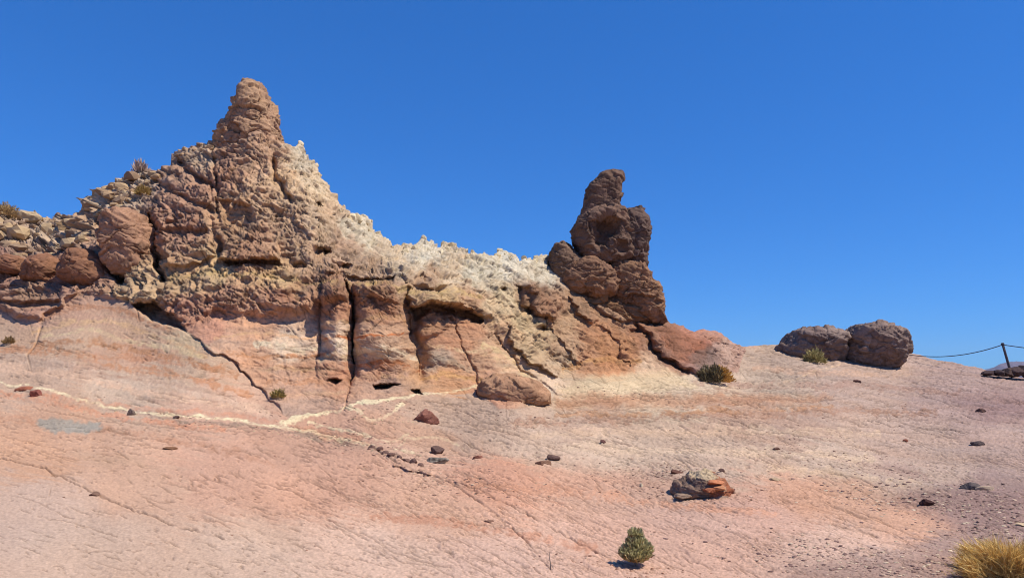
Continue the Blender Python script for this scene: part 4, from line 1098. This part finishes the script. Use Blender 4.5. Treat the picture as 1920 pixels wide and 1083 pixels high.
GA = [(190,154,140),(168,134,124),(220,192,170),(146,116,108)]; GB = [(178,144,136),(156,126,122),(212,182,166),(136,108,106),(228,204,184)]
GP = [(206,160,140),(196,148,128),(226,190,168),(150,112,98)]
gravel([(640,815,120,22,260,2,6,GA),(700,845,90,16,150,2,7,GA),(870,900,180,30,420,2,7,GA),(760,880,90,40,160,2,6,GP),(1260,885,130,24,300,2,7,GA),(1210,915,120,30,300,2,6,GA),
        (1700,930,240,40,700,2,9,GB),(1850,965,200,70,900,2,9,GB),(1600,1065,260,34,900,3,10,GB),(1800,1070,140,60,500,3,10,GB),(1660,875,160,26,220,2,6,GB),(1550,850,200,40,220,2,6,GA),
        (900,960,1400,220,2600,.8,2.6,GP),(1300,880,1300,160,2200,.8,2.8,GA),(1500,760,900,90,1200,.8,2.4,GA),(420,798,330,10,240,1.5,5,[(236,214,180),(214,190,160),(150,128,118)]),(640,775,160,14,160,1.5,5,[(236,214,180),(214,190,160),(150,128,118)]),(760,762,160,12,160,2,6,GA),(480,765,90,16,80,2,5,GA),(1150,735,160,14,140,1.5,5,GA),(960,785,120,16,120,2,6,GA),(1330,715,80,10,60,1.5,4,GA),(1180,1070,160,26,260,2,7,GP),(1000,950,900,180,700,1.5,5,GP),(500,900,700,160,180,1.5,5,GP),(1500,780,700,120,500,1.5,4.5,GA),(420,797,260,16,220,1.5,5,GA),(1050,850,300,40,160,1.5,5,GA),(1350,925,160,26,200,2,6,GP),(1920,1000,160,60,400,2,9,GB)], 5)

# ------------------------------------------------------------------ plants
def blades(rs, n, fn):
    """n thin tapering leaves; fn(rs) -> base, direction, length, width, colour"""
    VV, FF, CCs = [], [], []
    for k in range(n):
        b, d, L, w, c = fn(rs)
        d = d / (np.linalg.norm(d) + 1e-9)
        s = np.cross(d, rs.normal(size=3)); s /= np.linalg.norm(s) + 1e-9
        bend = rs.normal(size=3) * .18 * L
        m_ = b + d * L * .55 + bend * .4; t_ = b + d * L + bend
        i = len(VV) * 5
        VV.append(np.stack([b - s * w * .6, b + s * w * .6, m_ + s * w, m_ - s * w, t_]))
        FF.append((i, i + 1, i + 2, i + 3)); CCs.append(np.repeat(np.asarray(c)[None], 5, 0))
    V_ = np.concatenate(VV); F4 = np.array(FF); F3 = np.stack([F4[:, 3], F4[:, 2], F4[:, 0] + 4], -1)
    return V_, [F4, F3], np.concatenate(CCs)
def tubes(paths, rad, sides=6):
    VV, FF = [], []
    for pth, r in zip(paths, rad):
        pth = np.asarray(pth, float); n = len(pth); i0 = sum(len(x) for x in VV)
        for k in range(n):
            t = pth[min(k + 1, n - 1)] - pth[max(k - 1, 0)]; t /= np.linalg.norm(t) + 1e-9
            a = np.cross(t, [0.3, .2, 1.0] if abs(t[2]) < .9 else [1, 0, 0]); a /= np.linalg.norm(a); b = np.cross(t, a)
            rr_ = r if np.isscalar(r) else r[k]
            th = np.linspace(0, 2 * math.pi, sides, endpoint=False)
            VV.append(pth[k] + rr_ * (np.cos(th)[:, None] * a + np.sin(th)[:, None] * b))
        for k in range(n - 1):
            for s in range(sides):
                FF.append((i0 + k * sides + s, i0 + k * sides + (s + 1) % sides, i0 + (k + 1) * sides + (s + 1) % sides, i0 + (k + 1) * sides + s))
    return np.concatenate(VV), np.array(FF)
def stems(rs, base, h, r, n, rad):
    ps = []
    for k in range(n):
        a = rs.uniform(0, 6.28); q_ = r * rs.uniform(.2, .9)
        ps.append([base + np.array([0, 0, -.05 * h]), base + np.array([math.cos(a) * q_ * .5, math.sin(a) * q_ * .5, h * .4]), base + np.array([math.cos(a) * q_, math.sin(a) * q_, h * rs.uniform(.6, .9)])])
    return tubes(ps, [[rad, rad * .7, rad * .35]] * n, 5)

def green_bush():
    rs = np.random.RandomState(3); base = surf(1193, 1062); m = base[1] / FPX
    t = thing('green_bush', 'small pointed grey green bush alone on the pink slab in the foreground', 'bush', base)
    H = 64 * m; lobes = [(0, 0, .32, 30 * m, .30), (-.35, 0, .34, 20 * m, .26), (.42, .1, .40, 19 * m, .28), (.05, 0, .62, 18 * m, .22), (-.02, 0, .84, 11 * m, .15), (.15, -.2, .5, 22 * m, .25), (0, .3, .4, 24 * m, .28), (-.1, -.35, .3, 22 * m, .25)]
    GR = [alb((172,164,122), .95), alb((194,188,148), .95), alb((146,140,106), .95), alb((214,204,160), .95)]
    BR = [alb((170,110,80), 1.0), alb((200,160,110), 1.0), alb((140,106,84), 1.0)]
    def fn(r_):
        l = lobes[r_.randint(len(lobes))]
        d = r_.normal(size=3); d /= np.linalg.norm(d)
        c = base + np.array([l[0] * 27 * m, l[1] * 27 * m, l[2] * H])
        p = c + d * np.array([l[3], l[3], l[4] * H * .75]) * r_.uniform(.55, .95) ** .6
        p[2] = max(p[2], base[2] + .01)
        low_ = (p[2] - base[2]) / H
        col = (BR[r_.randint(3)] if r_.rand() < np.clip(.75 - low_ * 2.1, 0.04, .8) else GR[r_.randint(4)])
        return p, d * .7 + np.array([0, 0, .8]), r_.uniform(5, 9) * m, r_.uniform(.9, 1.6) * m, col * r_.uniform(.75, 1.2)
    v, f, c = blades(rs, 5200, fn)
    mesh_np('foliage', v, f, c, M_LEAF, t)
    v, f = stems(rs, base, H * .8, 24 * m, 12, 1.2 * m)
    mesh_np('stem', v, f, None, M_TWIG, t)
green_bush()

def dome_bush(name, label, u, v, wpx, hpx, tones, n, seed, split=None, tones2=None, leaf=4.5, group=None, up=.5, depth=None):
    rs = np.random.RandomState(seed)
    base = surf(u, v)
    m = base[1] / FPX
    t = thing(name, label, 'bush' if 'grass' not in name else 'grass tuft', base, group)
    def fn(r_, sel=[None]):
        d = r_.normal(size=3); d[2] = abs(d[2]); d /= np.linalg.norm(d)
        lump = 1 + .28 * math.sin(d[0] * 7 + seed) * math.cos(d[1] * 6 + d[2] * 5)
        p = base + d * np.array([wpx * .5 * m, (depth or wpx * .4) * m, hpx * m * .95]) * lump * r_.uniform(.35, .97) ** .5
        tt_ = tones
        if split is not None and (p[0] - base[0]) / (wpx * m * .5) > split + r_.normal() * .12: tt_ = tones2
        col = alb(tt_[r_.randint(len(tt_))], 1.1) * r_.uniform(.7, 1.2)
        return p, d + np.array([0, 0, up]) + r_.normal(size=3) * .3, r_.uniform(.6, 1.2) * leaf * m, r_.uniform(.5, 1) * leaf * .16 * m, col
    v_, f, c = blades(rs, n, fn)
    mesh_np('foliage', v_, f, c, M_LEAF, t)
    v_, f = stems(rs, base, hpx * m * .8, wpx * .4 * m, 9, .7 * m)
    mesh_np('stem', v_, f, None, M_TWIG, t)
    return t
dome_bush('dry_bush', 'round dry bush, dark left half and yellow right half, at the right cliff foot', 1340, 716, 62, 30, [(112,100,80),(134,122,98),(96,86,72),(152,140,112)], 3000, 11, .3, [(206,156,84),(190,140,76),(222,178,104)], 7)
dome_bush('olive_bush', 'small pale olive bush in front of the left ridge boulder', 1528, 679, 34, 24, [(176,164,116),(156,144,100),(198,184,136)], 900, 12, leaf=7)
dome_bush('grass_tuft', 'small yellowish tuft growing in the diagonal crack on the lower slope', 521, 747, 24, 13, [(196,172,112),(166,150,96),(146,126,84)], 500, 13, leaf=6)
dome_bush('grass_tuft', 'tiny dry tuft on the smooth slope at the left edge', 16, 644, 18, 11, [(170,140,100),(150,124,90)], 260, 14, leaf=6)
dome_bush('grass_tuft', 'wispy pale grass tuft standing on the left ridge skyline', 263, 326, 22, 18, [(206,184,180),(190,166,160)], 240, 15, leaf=13, up=2.2)
dome_bush('dry_bush', 'brown and ochre bush at the far left of the skyline', 8, 408, 52, 24, [(216,184,130),(190,160,124),(160,136,110)], 1400, 16, leaf=6)
dome_bush('dry_bush', 'ochre tuft among the slabs just below the stepped ridge', 268, 366, 26, 16, [(190,160,100),(160,130,84)], 500, 17, leaf=6)

def tall_grass():
    rs = np.random.RandomState(23); base = surf(1903, 1098); m = base[1] / FPX
    t = thing('dry_grass_clump', 'large golden clump of dry grass in the bottom right corner', 'grass clump', base)
    TN = [(200,166,100),(220,190,128),(182,144,86),(166,128,78),(232,208,150)]
    tuf = [(rs.normal() * 34, rs.normal() * 30, rs.uniform(.6, 1.15), rs.normal(size=2) * .3) for _ in range(26)]
    def fn(r_):
        tx, ty, hs, ln = tuf[r_.randint(26)]
        b = base + np.array([(tx + r_.normal() * 9) * m, (ty + r_.normal() * 9) * m, r_.uniform(-4, 40) * m * hs])
        d = np.array([tx / 60 + ln[0], ty / 60 + ln[1], 1]) + r_.normal(size=3) * np.array([.7, .7, .45])
        return b, d, r_.uniform(10, 36) * m * hs, r_.uniform(.3, .7) * m, alb(TN[r_.randint(5)], .8) * r_.uniform(.7, 1.15)
    v, f, c = blades(rs, 17000, fn)
    mesh_np('blades', v, f, c, M_LEAF, t)
    v, f = stems(rs, base, 60 * m, 40 * m, 14, .9 * m)
    mesh_np('stem', v, f, None, M_TWIG, t)
tall_grass()

# dry stick lying near the bush
p0 = surf(1032, 1072); m = p0[1] / FPX
v, f = tubes([[p0, p0 + np.array([.3, .2, 12]) * m, p0 + np.array([-2, .4, 24]) * m, p0 + np.array([-1, .4, 32]) * m], [p0 + np.array([0, .2, 10]) * m, p0 + np.array([6, -3, 4]) * m]], [[1.3 * m, 1.2 * m, .9 * m, .4 * m], [.9 * m, .5 * m]], 6)
tag(mesh_np('dry_stick', v, f, None, M_TWIG, None, p0), 'thin bare forked stick left of the green bush', 'stick')

# ------------------------------------------------------------------ rope fence and low wall on the right skyline
YF = 30.5
pb_ = at(1894, 694, YF); pt_ = at(1880, 645, YF)
fence = thing('rope_fence', 'leaning wooden post carrying a sagging rope on the right skyline', 'fence', pb_)
v, f = tubes([[pb_ + (pb_ - pt_) * .25, pb_, (pb_ + pt_) / 2, pt_]], [[.052, .05, .048, .045]], 14)
f_end = np.array([list(range(len(v) - 14, len(v)))])
mesh_np('post', v, [f, f_end], None, M_WOOD, fence)
tp = pt_ + (pt_ - pb_) / np.linalg.norm(pt_ - pb_) * .02
v, f = tubes([[tp - (pt_ - pb_) * .07, tp, tp + (pt_ - pb_) * .035]], [[.058, .065, .042]], 14)
mesh_np('post_cap', v, [f, np.array([list(range(len(v) - 14, len(v)))])], None, M_ROPE, fence)
def sag(a, b, s, n=24):
    t = np.linspace(0, 1, n)[:, None]; p = a * (1 - t) + b * t; p[:, 2] -= s * 4 * (t[:, 0] * (1 - t[:, 0])); return p
hook = pt_ + np.array([0, 0, -.02])
v, f = tubes([sag(at(1690, 662, 34.5), hook, .30)], [.018], 8)
mesh_np('rope', v, f, None, M_ROPE, fence)
v, f = tubes([sag(hook, at(2110, 662, 28.5), .10)], [.018], 8)
mesh_np('rope', v, f, None, M_ROPE, fence)
lw = thing('low_rock_wall', 'low dark wall of rock below the fence post at the right edge', 'rock wall', at(1900, 706, 29.8))
for k, (u, v, w, h) in enumerate([(1856,699,18,9),(1872,699,24,13),(1890,698,26,15),(1908,697,26,19),(1928,695,34,24),(1960,698,40,26),(2000,702,46,26),(2046,708,50,24)]):
    chunk('wall_stone', u, v, 29.8, w, h, 26, [(92,74,76),(80,66,70),(104,84,82)][k % 3], 700 + k, lw, 13)

# ------------------------------------------------------------------ far mountain
def mountain():
    prof = np.array([(1840,705),(1858,694),(1864,690),(1871,684),(1878,681),(1888,678.5),(1896,677.5),(1901,678.2),(1906,677),(1914,678),(1930,676),(1960,668),(2000,672),(2060,660),(2120,668),(2180,664),(2260,690),(2320,712)], float)
    Yc = 2600.0; n = 240
    x = np.linspace(1840, 2320, n); top = np.interp(x, prof[:, 0], prof[:, 1]) + .7 * n1d(x / 5, 61) + .5 * n1d(x / 2.2, 62)
    T = at(x, top, Yc); rows = []
    for s in np.linspace(-1, 1, 41):
        k = 1 - abs(s) ** .9
        r = T.copy(); r[:, 1] += s * 420
        nz = fbm(np.stack([r[:, 0] / 60, r[:, 1] / 60, 0 * x], -1), 4, 71) * 22 * (1 - k) ** .5
        r[:, 2] = -12 + (T[:, 2] + 12) * k + nz * (abs(s) > .01)
        rows.append(r)
    v = np.concatenate(rows); a = np.arange(41 * n).reshape(41, n)
    f = np.stack([a[:-1, :-1], a[:-1, 1:], a[1:, 1:], a[1:, :-1]], -1).reshape(-1, 4)
    c = np.repeat(np.array([[.15, .105, .12]]), len(v), 0)
    tag(mesh_np('mountain', v, f, c, rock_mat('far_rock', .02, .4, 4, .2), None, (1900, Yc, 0)), kind='structure')
mountain()

# ------------------------------------------------------------------ air between here and the far mountain
bm = bmesh.new(); bmesh.ops.create_cube(bm, size=1.0)
me = bpy.data.meshes.new('haze'); bm.to_mesh(me); bm.free()
hz = bpy.data.objects.new('haze', me); COL.objects.link(hz)
hz.scale = (7000, 7000, 190); hz.location = (0, 0, 190 / 2 - 15)
hm_ = bpy.data.materials.new('haze'); hm_.use_nodes = True
for n in list(hm_.node_tree.nodes):
    if n.type != 'OUTPUT_MATERIAL': hm_.node_tree.nodes.remove(n)
pv_ = hm_.node_tree.nodes.new('ShaderNodeVolumePrincipled')
pv_.inputs['Color'].default_value = (0.72, 0.80, 1.0, 1); pv_.inputs['Density'].default_value = 0.00011
hm_.node_tree.links.new(pv_.outputs[0], hm_.node_tree.nodes['Material Output'].inputs['Volume'])
me.materials.append(hm_); hz['kind'] = 'stuff'
